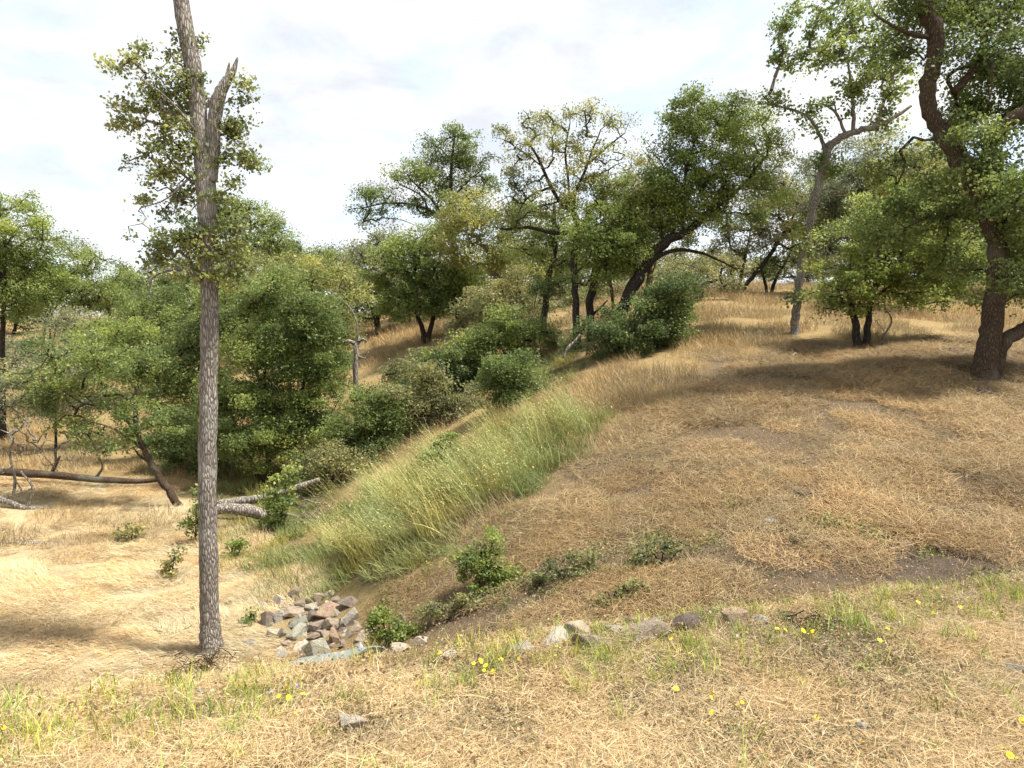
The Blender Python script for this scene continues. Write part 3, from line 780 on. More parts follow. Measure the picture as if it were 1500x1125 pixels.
T('sunlit_thicket', 'wide yellow-green thicket with a sunlit rounded top behind the huge thicket', 'shrub', 22.0, (430, 640),
  [[(430,640,9),(425,580,8),(420,500,5)], [(400,640,8),(380,560,6),(365,480,4)]], [],
  [(355,405,44,24),(400,400,44,22),(445,405,44,22),(485,425,40,30),(345,440,44,32),(400,440,50,34),(450,450,50,34),(495,470,34,36),(370,490,50,40),(420,500,50,40),(480,520,34,40)], 'yellow', 'dark', dens=1.0, leaf_px=3.7, cl=12)
T('pale_valley_shrub', 'pale grey-green shrub beyond the long fallen log', 'shrub', 23.0, (80, 640),
  [[(80,640,6),(82,610,5),(85,570,3)]], [], [(60,540,44,22),(120,550,44,24),(30,575,40,24),(90,590,44,22),(150,585,36,20)], 'grey', 'dark', dens=0.8, leaf_px=3.5, cl=11)
T('valley_floor_shrub', 'dark low thicket under the slanted small oak by the log', 'shrub', 18.5, (290, 700),
  [[(290,700,6),(285,670,5),(280,640,3)]], [], [(270,660,40,26),(310,660,40,34),(300,620,40,30),(240,650,30,20),(330,690,36,18)], 'dark', 'dark', dens=1.2, leaf_px=3.8, cl=12)
T('distant_scrub', 'mid-distance scrub filling the valley left of the topped trunk', 'shrub', 31.0, (240, 540),
  [[(240,540,7),(240,500,6),(240,470,4)]], [], [(220,455,44,26),(275,445,44,30),(185,475,40,20),(240,490,50,24),(290,490,40,28),(150,490,40,18)], 'mid', 'dark', dens=1.0, leaf_px=3.3, cl=11)
T('hilltop_scrub', 'olive scrub on the rise behind the black thin trunk', 'shrub', 31.0, (770, 470),
  [[(770,470,5),(770,450,4),(770,440,3)]], [], [(700,445,36,18),(750,445,40,18),(800,440,40,20),(850,440,36,18),(730,415,34,18),(890,425,34,18)], 'olive', 'dark', dens=0.8, leaf_px=3.3, cl=11)
T('middle_scrub', 'soft olive scrub between the V-forked oak and the black thin trunk', 'shrub', 25.5, (735, 480),
  [[(735,480,6),(732,455,5),(730,430,3)]], [], [(720,440,34,24),(755,430,34,24),(700,465,34,18),(745,465,40,18),(785,455,30,22)], 'olive', 'dark', dens=0.9, leaf_px=3.4, cl=11)
T('shaded_scrub', 'shaded green scrub under the airy crowns between the slanting and V-forked oaks', 'shrub', 34.0, (600, 480),
  [[(600,480,5),(600,460,4),(600,445,3)]], [], [(590,445,40,20),(640,450,40,18),(680,455,34,18),(550,450,34,18),(500,455,36,20)], 'mid', 'dark', dens=1.0, leaf_px=3.2, cl=10)
T('far_meadow_shrub', 'grey-green shrub beneath the pale green oak across the meadow', 'shrub', 30.0, (40, 560),
  [[(40,560,5),(42,530,4),(40,510,3)]], [], [(30,515,44,18),(80,525,40,18),(-10,540,40,24),(120,500,30,14)], 'grey', 'dark', dens=0.8, leaf_px=3.3, cl=10)
T('ridge_scrub', 'low olive scrub on the ridge between the leaning oak and the many-stemmed oak', 'shrub', 27.0, (1020, 440),
  [[(1020,440,5),(1020,425,4),(1020,410,3)]], [], [(1010,405,34,22),(1050,400,34,20),(975,410,34,22),(1040,425,36,10)], 'olive', 'dark', dens=0.7, leaf_px=3.3, cl=10)
BUSH = [
    ('gully_thicket', 'irregular olive thicket climbing the gully between the domed and blue-green shrubs', 17.0, (620,625), [(600,590,34,22),(625,570,30,24),(655,585,34,24),(590,615,36,20),(640,610,40,18),(680,590,30,22),(610,545,24,18)], 'olive'),
    ('upper_thicket', 'light green thicket joining the upper gully shrub to the golden bank', 19.5, (670,560), [(665,520,30,22),(690,535,34,22),(640,530,28,20),(700,505,26,20),(670,550,40,16)], 'yellow'),
    ('gully_mouth_shrub', 'pale weedy shrub at the gully mouth between huge thicket and fallen logs', 15.6, (490,705), [(490,665,30,18),(470,685,34,16),(510,680,30,16),(450,700,26,12)], 'olive'),
    ('dark_shrub', 'dense dark green shrub at the foot of the leaning oak', 17.2, (930,520), [(930,470,55,34),(890,490,40,26),(970,470,45,36),(985,430,36,30),(955,440,40,26),(1000,465,26,24),(910,505,50,16),(960,500,40,18)], 'dark'),
    ('upper_gully_shrub', 'rounded green shrub high in the gully below the black thin trunk', 19.0, (750,525), [(740,480,44,26),(775,492,34,24),(715,497,36,26),(750,510,50,20),(690,510,26,18)], 'mid'),
    ('middle_gully_shrub', 'rounded blue-green shrub just above the tall pale grass', 15.8, (758,600), [(755,545,38,28),(780,560,30,28),(735,570,34,28),(765,585,40,22),(720,540,26,20)], 'mid'),
    ('lower_gully_shrub', 'domed dark green shrub beside the huge thicket at the gully bottom', 16.6, (545,668), [(545,590,36,26),(525,615,36,30),(565,620,36,30),(545,645,48,26),(500,645,26,22),(580,590,24,20)], 'mid'),
    ('side_gully_shrub', 'dark shrub with dead twigs between the two rounded gully shrubs', 18.4, (640,590), [(640,545,34,26),(660,530,30,22),(620,565,30,26),(650,575,40,20),(690,560,30,24)], 'dark'),
    ('flowering_gully_shrub', 'low yellow-green weedy shrub in shade below the huge thicket', 17.0, (470,690), [(470,665,34,18),(440,680,30,14),(500,670,26,14)], 'yellow'),
    ('bank_shrub', 'small sprawling dark shrub on the golden bank under the V-forked oak', 22.0, (600,560), [(600,540,30,16),(575,555,26,14),(630,520,24,14)], 'olive'),
    ('grass_shrub', 'small dark green shrub poking out of the tall pale grass', 11.3, (657,690), [(657,655,24,18),(645,672,24,16),(672,668,20,16),(660,640,14,10)], 'mid'),
    ('slope_shrub', 'bright leafy shrub at the foot of the mown slope above the ditch', 8.0, (705,868), [(705,805,26,20),(690,825,32,20),(720,830,30,24),(705,850,40,18),(735,855,26,14),(715,785,12,12)], 'bright'),
    ('log_shrub', 'slender leafy sapling growing against the ends of the fallen logs', 13.4, (408,780), [(410,740,20,20),(420,705,14,16),(404,765,22,16),(425,690,8,12),(395,720,12,12)], 'bright'),
    ('ditch_shrub', 'low leafy bramble at the right edge of the riprap stones', 7.6, (572,945), [(560,905,24,18),(578,925,26,16),(550,930,16,14),(600,930,20,12),(545,905,12,10)], 'bright'),
    ('ditch_bramble', 'trailing bramble along the ditch between stones and leafy slope shrub', 6.9, (660,905), [(650,890,30,12),(690,880,30,12),(620,905,24,10),(720,880,30,10)], 'olive'),
    ('meadow_tuft', 'small round green bush alone in the pale meadow', 13.2, (187,792), [(187,778,16,11),(180,784,10,7),(195,783,9,7)], 'olive'),
    ('trunk_weed', 'loose leafy weed in the meadow close left of the topped trunk', 11.0, (250,848), [(250,830,13,14),(256,812,8,10),(244,842,10,8)], 'olive'),
    ('stone_tuft', 'small dark green tuft at the left rim of the riprap stones', 8.9, (370,912), [(369,902,11,9),(366,908,8,6)], 'mid'),
    ('trunk_sprout', 'upright leafy sprout right behind the topped trunk by the logs', 13.0, (290,800), [(288,745,12,26),(283,775,12,18),(290,715,7,10)], 'bright'),
    ('log_sprout', 'low sprouting weed in front of the log ends', 12.0, (340,820), [(340,805,14,10),(335,825,10,8),(355,800,10,7)], 'bright'),
    ('slope_weed', 'patch of dark green weeds on the lower mown slope among brown thatch', 7.3, (970,830), [(975,800,30,12),(950,815,26,12),(1000,805,20,10),(930,840,26,10)], 'olive'),
    ('slope_bramble', 'straggling green weed right of the leafy slope shrub', 7.2, (830,850), [(820,830,30,14),(850,850,26,10),(790,850,24,12),(860,815,20,10)], 'olive'),
    ('toe_weed', 'shady green weed clump at the toe of the slope behind the roadside stones', 6.3, (900,885), [(905,870,20,10),(880,880,20,8),(935,860,18,10)], 'olive'),
]
for nm, lab, D, bp_, lob, c in BUSH:
    x0, y0 = bp_
    st = []
    top = min(l[1] for l in lob)
    wpx = 5 if D > 14 else 3.5
    for k in range(3):
        l = lob[k % len(lob)]
        st.append([(x0 + (k - 1) * 5, y0, wpx), ((x0 + l[0]) / 2 + (k - 1) * 2, (y0 + l[1]) / 2, wpx * .7), (l[0], l[1], wpx * .4)])
    small = D < 14
    if small: D = float(hit(x0, y0)[1])
    gp = proj(np.array([(x0 - 750) / FPX * D, D, gz1((x0 - 750) / FPX * D, D)]))[1]
    T(nm, lab, 'shrub' if 'shrub' in nm else 'plant', D, bp_, st, [], lob, c, 'dark', dens=0.85 if small else 1.35, leaf_px=4.2 if small else 3.8, cl=8 if small else 12, stem_names='stem', grow=1.12 if small else 1.18)

#==COVER==
def blades(n, rad, hlo, hhi, w, lean, curl, cols, flat=0.0, segs=2, az=None, seed=0, heads=0, zlo=0.0, headcol=None):
    """one clump of grass blades as ribbons; lean = tilt from upright (rad)"""
    r = np.random.default_rng(seed)
    V = []; F = []; K = []; nb = 0
    for i in range(n):
        a = r.uniform(0, 2 * math.pi); q = rad * math.sqrt(r.random())
        p = np.array([q * math.cos(a), q * math.sin(a), zlo + r.uniform(0, flat)])
        h = r.uniform(hlo, hhi)
        da = r.uniform(0, 2 * math.pi) if az is None else az + r.normal(0, 0.5)
        th = abs(r.normal(lean[0], lean[1]))
        out = np.array([math.cos(da), math.sin(da), 0])
        side = np.array([-math.sin(da), math.cos(da), 0])
        sd = unit(side + r.normal(0, 0.4, 3))
        c = cols[r.integers(len(cols))] * r.uniform(0.7, 1.25)
        prev = p; ww = w * r.uniform(0.6, 1.3)
        pts = [p]
        for s in range(segs):
            d = out * math.sin(th) + np.array([0, 0, math.cos(th)])
            prev = prev + d * h / segs
            if prev[2] < 0.004: prev[2] = 0.004 + r.uniform(0, 0.01)
            pts.append(prev); th += curl * r.uniform(0.4, 1.4)
        for s, q_ in enumerate(pts):
            k = ww * (1 - 0.75 * s / segs)
            V += [q_ - sd * k * 0.5, q_ + sd * k * 0.5]; K += [c, c]
        for s in range(segs):
            F.append([nb + 2 * s, nb + 2 * s + 1, nb + 2 * s + 3, nb + 2 * s + 2])
        nb += 2 * (segs + 1)
        hc = (headcol if headcol is not None else c)
        for k in range(heads):                      # drooping spikelets
            f = r.uniform(0.55, 1.0) * segs; j = min(int(f), segs - 1); b0 = pts[j] * (1 - (f - j)) + pts[j + 1] * (f - j)
            e = unit(r.normal(size=3) + np.array([0, 0, -0.2]) + out * 0.6)
            L = r.uniform(0.02, 0.045); wv = unit(np.cross(e, r.normal(size=3))) * L * 0.2
            V += [b0, b0 + e * L * .5 + wv, b0 + e * L, b0 + e * L * .5 - wv]; K += [hc * r.uniform(0.8, 1.2)] * 4
            F.append([nb, nb + 1, nb + 2, nb + 3]); nb += 4
    return np.array(V), np.array(F), np.array(K)

def rosette(n, rad, size, cols, seed=0, h=0.05):
    r = np.random.default_rng(seed)
    cen = np.c_[r.normal(0, rad, n), r.normal(0, rad, n), r.uniform(0.005, h, n)]
    c = np.array([cols[k] for k in r.integers(len(cols), size=n)])
    V, F, K = leaf_mesh(cen, size * r.uniform(0.5, 1.4, n), c, np.zeros(3), up=0.8, width=0.3)
    return V, F, K

def proto(name, VFK):
    o = bpy.data.objects.new(name, mesh_np(name, VFK[0], VFK[1], M_STRAW, VFK[2]))
    return o

def scatter(name, label, x, y, protos, scl, tint, lift=0.0, yaw=None, follow=1.0):
    n = len(x)
    if n == 0: return
    z = gz(x, y) + lift
    nr = normals(x, y); nr = unit(nr * follow + np.array([0, 0, 1 - follow]))
    ya = rng.uniform(0, 2 * math.pi, n) if yaw is None else yaw
    X0 = np.c_[np.cos(ya), np.sin(ya), np.zeros(n)]
    Yv = unit(np.cross(nr, X0)); Xv = np.cross(Yv, nr)
    rot = np.c_[np.arctan2(Yv[:, 2], nr[:, 2]), -np.arcsin(np.clip(Xv[:, 2], -1, 1)), np.arctan2(Xv[:, 1], Xv[:, 0])]
    me = bpy.data.meshes.new(name)
    me.vertices.add(n); me.vertices.foreach_set('co', np.c_[x, y, z].astype(np.float32).ravel())
    def attr(nm, typ, key, data):
        a = me.attributes.new(nm, typ, 'POINT'); a.data.foreach_set(key, np.ascontiguousarray(data).ravel())
    attr('rot', 'FLOAT_VECTOR', 'vector', rot.astype(np.float32))
    attr('scl', 'FLOAT', 'value', np.asarray(scl, np.float32))
    attr('idx', 'INT', 'value', rng.integers(0, len(protos), n).astype(np.int32))
    tc4 = np.ones((n, 4), np.float32); tc4[:, :3] = tint
    attr('tint', 'FLOAT_COLOR', 'color', tc4)
    o = link(name, me)
    tag(o, label, None, kind='stuff')
    col = bpy.data.collections.new(name + '_clumps')
    for p in protos: col.objects.link(p)
    ng = bpy.data.node_groups.new(name, 'GeometryNodeTree')
    ng.interface.new_socket('Geometry', in_out='INPUT', socket_type='NodeSocketGeometry')
    ng.interface.new_socket('Geometry', in_out='OUTPUT', socket_type='NodeSocketGeometry')
    gi = ng.nodes.new('NodeGroupInput'); g_o = ng.nodes.new('NodeGroupOutput')
    ci = ng.nodes.new('GeometryNodeCollectionInfo'); ci.inputs['Collection'].default_value = col
    ci.inputs['Separate Children'].default_value = True; ci.inputs['Reset Children'].default_value = True
    ip = ng.nodes.new('GeometryNodeInstanceOnPoints'); ip.inputs['Pick Instance'].default_value = True
    def na(nm, typ):
        q = ng.nodes.new('GeometryNodeInputNamedAttribute'); q.data_type = typ; q.inputs['Name'].default_value = nm
        return q.outputs['Attribute']
    e2r = ng.nodes.new('FunctionNodeEulerToRotation')
    ng.links.new(na('rot', 'FLOAT_VECTOR'), e2r.inputs[0])
    ng.links.new(gi.outputs[0], ip.inputs['Points']); ng.links.new(ci.outputs[0], ip.inputs['Instance'])
    ng.links.new(na('idx', 'INT'), ip.inputs['Instance Index']); ng.links.new(e2r.outputs[0], ip.inputs['Rotation'])
    ng.links.new(na('scl', 'FLOAT'), ip.inputs['Scale']); ng.links.new(ip.outputs[0], g_o.inputs[0])
    md = o.modifiers.new('clumps', 'NODES'); md.node_group = ng
    return o

def spread(n, dlo, dhi, ulo=-1.15, uhi=1.15, power=1.0):
    """ground points, thinning out with distance"""
    D = (dlo ** power + rng.random(n) * (dhi ** power - dlo ** power)) ** (1 / power)
    x = rng.uniform(ulo, uhi, n) * D
    return x, D
def jit_tint(n, a=0.2, warm=0.08):
    k = 1 + a * rng.uniform(-1, 1, (n, 1))
    return k * (1 + warm * rng.uniform(-1, 1, (n, 1)) * np.array([[1, 0, -1.2]]))

A = np.array
STRAW = [A((0.56, 0.43, 0.245)), A((0.48, 0.35, 0.18)), A((0.62, 0.50, 0.31)), A((0.38, 0.27, 0.14))]
STRAW = [c_ * A((0.90, 0.90, 0.88)) for c_ in STRAW]
GOLD = [A((0.58, 0.40, 0.165)), A((0.66, 0.49, 0.24)), A((0.48, 0.31, 0.12))]
GOLD = [c_ * A((0.66, 0.70, 0.80)) for c_ in GOLD]
PALE = [A((0.60, 0.475, 0.28)), A((0.54, 0.41, 0.215)), A((0.66, 0.545, 0.36))]
PALE = [c_ * A((0.96, 0.95, 0.93)) for c_ in PALE]
GRN = [A((0.16, 0.22, 0.05)), A((0.22, 0.27, 0.07)), A((0.12, 0.17, 0.04))]
OAT = [A((0.40, 0.37, 0.13)), A((0.28, 0.28, 0.085)), A((0.52, 0.45, 0.20)), A((0.20, 0.21, 0.06))]
WEED = [A((0.19, 0.165, 0.085)), A((0.26, 0.19, 0.11)), A((0.15, 0.15, 0.07)), A((0.32, 0.24, 0.15))]

hay_fine = [proto('straw_clump', blades(1000, 0.26, 0.02, 0.11, 0.0022, (1.42, 0.16), 0.10, STRAW, flat=0.035, segs=2, seed=i)) for i in range(5)]
hay_far = [proto('thatch_clump', blades(1250, 0.55, 0.05, 0.20, 0.0056, (1.36, 0.22), 0.12, STRAW, flat=0.06, segs=2, seed=20 + i)) for i in range(5)]
mat_near = [proto('meadow_clump', blades(1100, 0.50, 0.08, 0.22, 0.0062, (1.15, 0.28), 0.28, PALE, flat=0.04, segs=3, az=0.0, seed=40 + i)) for i in range(5)]
gold_up = [proto('golden_clump', blades(680, 0.80, 0.12, 0.34, 0.011, (0.5, 0.3), 0.25, GOLD, segs=2, seed=60 + i)) for i in range(4)]
sprout = [proto('sprout_clump', blades(16, 0.045, 0.05, 0.15, 0.005, (0.22, 0.2), 0.25, GRN, segs=3, seed=80 + i)) for i in range(4)]
stub = [proto('stubble_clump', blades(14, 0.07, 0.03, 0.10, 0.003, (0.35, 0.3), 0.2, STRAW, segs=2, seed=90 + i)) for i in range(3)]
oats = [proto('oat_clump', blades(76, 0.26, 0.30, 0.95, 0.007, (0.42, 0.22), 0.16, OAT, segs=4, az=math.pi, seed=100 + i, heads=2, headcol=A((0.42, 0.36, 0.17)))) for i in range(5)]
under = [proto('green_clump', blades(230, 0.40, 0.12, 0.40, 0.009, (0.4, 0.3), 0.3, [A((0.24, 0.25, 0.07)), A((0.34, 0.31, 0.11)), A((0.17, 0.19, 0.05))], segs=3, seed=120 + i)) for i in range(4)]
weeds = [proto('weed_clump', rosette(330, 0.10, 0.011, WEED, seed=140 + i, h=0.045)) for i in range(4)]
leafy = [proto('leafy_clump', rosette(60, 0.10, 0.035, [A((0.09, 0.14, 0.03)), A((0.14, 0.18, 0.045)), A((0.19, 0.18, 0.07))], seed=150 + i, h=0.16)) for i in range(4)]
chips = [proto('litter_clump', rosette(90, 0.22, 0.017, [A((0.33, 0.25, 0.16)), A((0.24, 0.175, 0.11)), A((0.30, 0.23, 0.15)), A((0.17, 0.12, 0.08))], seed=160 + i, h=0.012)) for i in range(3)]

# loose straw on the road shoulder
x, y = spread(1750, 1.6, 7.5, -1.3, 1.3)
s = crest_s(x, y); dn = fbm(x * 1.1, y * 1.1, 71)
k = (s < 0.7) & (rng.random(len(x)) < np.clip((dn - 0.30) * 3.2, 0.16, 1))
x, y, dn = x[k], y[k], dn[k]
pale = np.clip(0.55 - x / 5.0, 0, 1)[:, None]
scatter('shoulder_straw', 'loose dry straw strewn over the road shoulder', x, y, hay_fine, rng.uniform(0.7, 1.3, len(x)), jit_tint(len(x)) * (0.88 + 0.45 * pale), lift=0.004)
# low brownish weeds on the shoulder
x, y = spread(5200, 1.6, 7.5, -1.3, 1.3)
s = crest_s(x, y); w = fbm(x * 1.1, y * 1.1, 71) + 0.05 * np.clip(x, -3, 3) / 2
k = (s < 0.5) & (rng.random(len(x)) < np.clip((0.58 - fbm(x * 1.1, y * 1.1, 71)) * 2.6 + x * 0.14, 0.05, 0.9))
x, y = x[k], y[k]
scatter('shoulder_weeds', 'low brownish weeds matted on the road shoulder', x, y, weeds, rng.uniform(0.6, 1.5, len(x)), jit_tint(len(x), 0.3, 0.15))
x, y = spread(3000, 1.6, 14, -0.9, 1.3)
k = (crest_s(x, y) < 3.0) | (x > -0.05 * y)
scatter('leaf_litter', 'small chips of dead leaf and bark on the ground', x[k], y[k], chips, rng.uniform(0.6, 1.5, k.sum()), jit_tint(k.sum(), 0.3), lift=0.006)
# upright stubble and green sprouts along the edge of the bank
x, y = spread(14000, 2.0, 9, -1.3, 1.3)
s = crest_s(x, y); dn = fbm(x * 1.6, y * 1.6, 81)
p = 0.9 * np.exp(-((s + 0.10) / 0.45) ** 2) * np.clip((dn - 0.30) * 5, 0.15, 1) + 0.05 * (s < 0) * (dn > 0.5)
k = rng.random(len(x)) < p
scatter('green_sprouts', 'short green grass sprouting along the edge of the bank', x[k], y[k], sprout, rng.uniform(0.55, 1.35, k.sum()), jit_tint(k.sum(), 0.3, 0.25) * A([[1.6, 1.45, 1.05]]))
x, y = spread(9000, 2.0, 9, -1.3, 1.3)
s = crest_s(x, y)
k = rng.random(len(x)) < (np.exp(-((s - 0.1) / 0.6) ** 2) + 0.15)
k &= s < 2
scatter('stubble', 'short dry stubble along the edge of the bank', x[k], y[k], stub, rng.uniform(0.6, 1.5, k.sum()), jit_tint(k.sum()))
# mown thatch over the hillside
x, y = spread(1600, 4.0, 19, -0.45, 1.25)
z = gz(x, y); rg, px, py = region(x, y, z); s = crest_s(x, y)
dn = fbm(x * 0.9, y * 0.9, 91)
keep = np.where(rg == 6, 0.6, np.clip((dn - 0.32) * 4.5, 0.35, 1))
k = ((rg == 1) | (rg == 6)) & (s > 0.5) & (rng.random(len(x)) < keep)
tt = (0.40 + 0.95 * fbm(x * 1.0, y * 1.0, 95))[k][:, None]
scatter('mown_thatch', 'brown mown grass thatch lying over the hillside', x[k], y[k], hay_far, (0.55 + 0.04 * y[k]) * rng.uniform(0.7, 1.25, k.sum()), jit_tint(k.sum(), 0.22) * tt * A([[0.76, 0.70, 0.605]]), lift=0.006)
# small weeds and shoots on the lower hillside
x, y = spread(9000, 4.4, 13, -0.35, 1.2)
z = gz(x, y); rg, px, py = region(x, y, z); s = crest_s(x, y)
dn = fbm(x * 1.2, y * 1.2, 101)
k = ((rg == 1) | (rg == 6)) & (s > 0.3) & (rng.random(len(x)) < np.clip((dn - 0.50) * 4, 0, 0.7) * np.clip((py - 700) / 130, 0.03, 1))
scatter('hillside_weeds', 'green weeds sprouting low on the mown hillside', x[k], y[k], leafy + weeds, rng.uniform(0.35, 0.9, k.sum()), jit_tint(k.sum(), 0.3, 0.15))
# pale matted meadow grass
x, y = spread(1400, 4.5, 24, -1.35, 0.05)
z = gz(x, y); rg, px, py = region(x, y, z); s = crest_s(x, y)
k = (rg == 2) & (s > 0.3)
yw = fbm(x[k] * 0.6, y[k] * 0.6, 111) * 9
scatter('meadow_grass', 'pale flattened dry grass of the meadow', x[k], y[k], mat_near, (0.5 + 0.035 * y[k]) * rng.uniform(0.6, 1.2, k.sum()), jit_tint(k.sum(), 0.16) * (0.82 + 0.36 * fbm(x[k] * 0.8, y[k] * 0.8, 113))[:, None], yaw=yw + rng.normal(0, 0.5, k.sum()))
# golden standing grass
x, y = spread(1500, 9, 75, -1.1, 1.1, 0.7)
z = gz(x, y); rg, px, py = region(x, y, z)
k = (rg == 4) & (crest_s(x, y) > 0.6)
k |= (rg == 2) & (rng.random(len(x)) < 0.25) & (y > 12)
scatter('golden_grass', 'standing golden dry grass on the banks beneath the oaks', x[k], y[k], gold_up, (0.55 + 0.022 * y[k]) * rng.uniform(0.6, 1.3, k.sum()), jit_tint(k.sum(), 0.18) * (0.75 + 0.5 * fbm(x[k] * 0.3, y[k] * 0.3, 121))[:, None])
# tall oats along the gully
x, y = spread(1500, 7.5, 18, -0.35, 0.25)
z = gz(x, y); rg, px, py = region(x, y, z)
k = (rg == 5) & (rng.random(len(x)) < np.clip((fbm(x * 1.5, y * 1.5, 131) - 0.40) * 4.0, 0.04, 0.8))
scatter('tall_grass', 'tall pale green wild oats leaning along the gully', x[k], y[k], oats + under[:1], rng.uniform(0.55, 1.15, k.sum()), jit_tint(k.sum(), 0.28, 0.16) * A([[0.92, 0.99, 0.92]]), yaw=rng.normal(0.25, 0.5, k.sum()), follow=0.3)
# mixed green grass on the gully floor
x, y = spread(1700, 7, 26, -0.5, 0.3)
z = gz(x, y); rg, px, py = region(x, y, z)
k = (rg == 3) | ((rg == 5) & (rng.random(len(x)) < 0.5))
k |= (rg == 2) & (px > 330) & (py < 870) & (py > 770)
scatter('gully_grass', 'green and straw coloured grass on the gully floor', x[k], y[k], under + leafy, rng.uniform(0.35, 1.05, k.sum()), jit_tint(k.sum(), 0.25, 0.2))
#==ROCKS==
ROCKM = {
    'grey': mat_rock('grey_stone', (0.22, 0.20, 0.165), (0.38, 0.35, 0.295)),
    'green': mat_rock('grey_green_stone', (0.21, 0.205, 0.155), (0.37, 0.355, 0.28)),
    'brown': mat_rock('brown_stone', (0.15, 0.118, 0.09), (0.30, 0.245, 0.19)),
    'rust': mat_rock('rust_stone', (0.20, 0.135, 0.09), (0.34, 0.245, 0.17)),
    'pale': mat_rock('pale_stone', (0.32, 0.27, 0.20), (0.48, 0.42, 0.34)),
    'tan': mat_rock('tan_stone', (0.26, 0.205, 0.145), (0.42, 0.345, 0.255)),
    'dark': mat_rock('dark_stone', (0.07, 0.05, 0.045), (0.17, 0.13, 0.11)),
}
def stone_mesh(w, d, h, seed):
    r = np.random.default_rng(seed)
    bm = bmesh.new()
    p = unit(r.normal(size=(13, 3))) * r.uniform(0.85, 1.25, (13, 1))
    p = np.clip(p, -0.86, 0.86) / 0.86
    for q in p: bm.verts.new((q[0] * w / 2, q[1] * d / 2, q[2] * h / 2))
    ret = bmesh.ops.convex_hull(bm, input=bm.verts)
    bmesh.ops.delete(bm, geom=[v for v in bm.verts if not v.link_faces], context='VERTS')
    bmesh.ops.bevel(bm, geom=bm.edges[:], offset=min(w, h) * 0.035, segments=1, affect='EDGES', clamp_overlap=True)
    me = bpy.data.meshes.new('stone'); bm.to_mesh(me); bm.free()
    return me
RS = [0]
def stone(name, px, py, w, h, c, label, group=None, tilt=None, lift=0.18, D=None):
    RS[0] += 1
    p = hit(px, py + h * 0.32) if D is None else None
    if p is None:
        q = at(px, py, D); p = np.array([q[0], D, gz1(q[0], D)])
    mpx = p[1] / FPX
    W, H = w * mpx, h * mpx
    me = stone_mesh(W * 1.05, W * random.uniform(0.75, 1.05), max(H * 1.05, W * 0.4), 300 + RS[0])
    me.materials.append(ROCKM[c])
    o = link(name, me)
    o.location = (p[0], p[1] + W * 0.2, p[2] + H * lift)
    tl = math.radians(tilt if tilt is not None else random.uniform(-22, 22))
    o.rotation_euler = (random.uniform(-0.25, 0.25), tl, random.uniform(-0.5, 0.5))
    return tag(o, label, 'stone', group)
WORD = {'grey': 'grey', 'green': 'grey-green', 'brown': 'dull brown', 'rust': 'orange-brown', 'pale': 'pale cream', 'tan': 'tan', 'dark': 'dark'}
PILE = [(490,180,130,120,'brown'),(325,258,100,130,'pale',35),(190,300,110,70,'tan'),(545,280,110,70,'brown'),(695,225,90,100,'tan',4),(785,185,80,80,'pale'),(765,265,70,60,'pale'),
 (975,250,170,90,'brown',14),(850,235,80,60,'brown'),(640,305,110,50,'pale'),(655,370,120,100,'brown',3),(800,352,220,100,'rust',-14),(470,350,200,50,'tan'),(340,385,120,120,'grey',42),
 (270,390,120,140,'brown'),(500,440,180,110,'green',18),(545,375,80,70,'grey'),(675,470,120,90,'brown'),(805,440,130,110,'tan'),(990,400,130,140,'grey',-30),(385,520,90,110,'grey'),
 (500,535,160,110,'green',-20),(640,570,110,70,'brown'),(735,545,120,60,'tan'),(860,555,150,130,'rust',30),(1000,510,150,90,'tan',-18),(1100,550,180,80,'tan',-20),(555,650,160,80,'pale',-8),
 (810,735,120,100,'rust'),(370,735,90,90,'grey'),(900,480,110,60,'brown'),(290,530,90,80,'pale'),(90,610,80,90,'grey'),(420,620,90,50,'tan'),(960,720,120,70,'grey',-30),
 (800,650,90,50,'brown'),(830,790,90,40,'pale'),(1060,620,80,50,'brown'),(1390,480,100,110,'brown'),(1460,400,90,90,'brown'),(590,220,70,60,'tan'),(700,300,60,40,'grey'),(420,300,70,50,'brown'),
 (740,620,70,50,'brown'),(450,590,70,50,'grey'),(600,500,60,60,'brown'),(760,500,60,40,'tan'),(900,620,70,60,'brown'),(1040,440,70,60,'tan'),(880,300,60,50,'tan'),(600,720,60,40,'tan'),(700,800,70,40,'tan'),(320,640,60,40,'tan')]
used = {}
random.seed(5)
for i_ in range(46):                               # smaller stones filling the heap
    a_ = random.uniform(0, 6.28); q_ = math.sqrt(random.random())
    PILE.append((680 + 430 * q_ * math.cos(a_), 480 + 280 * q_ * math.sin(a_), random.uniform(45, 85), random.uniform(35, 65), random.choice(['brown', 'tan', 'grey', 'pale', 'brown', 'green'])))
for r_ in PILE:
    c = r_[4]; X_, Y_, W_, H_ = r_[:4]
    size = 'large' if W_ > 140 else ('fist-sized' if W_ < 65 else ('small' if W_ < 90 else 'medium'))
    shape = 'flat' if H_ < 0.6 * W_ else ('upright' if H_ > 1.08 * W_ else 'blocky')
    where = ('at the meadow rim of the riprap heap' if X_ < 330 else 'at the bramble side of the riprap heap' if X_ > 960 else
             'at the culvert end of the riprap heap' if Y_ > 610 else 'by the gully grass at the back of the riprap heap' if Y_ < 310 else 'in the middle of the riprap heap')
    lab = '%s %s %s stone %s' % (size, shape, WORD[c], where)
    stone('riprap_stone', 350 + X_ / 6, 840 + Y_ / 6, W_ / 6 * 1.22, H_ / 6 * 1.2, c, lab, 'riprap stones below the culvert', r_[5] if len(r_) > 5 else None, lift=0.20 if W_ > 85 else 0.06)
stone('riprap_stone', 350 + 675 / 6, 840 + 680 / 6, 36, 34, 'green', 'largest smooth grey-green boulder at the front of the riprap heap', None, -35, lift=0.3)
stone('riprap_stone', 350 + 120 / 6, 840 + 860 / 6, 18, 14, 'rust', 'small orange stone by itself between the riprap heap and the topped trunk', None)
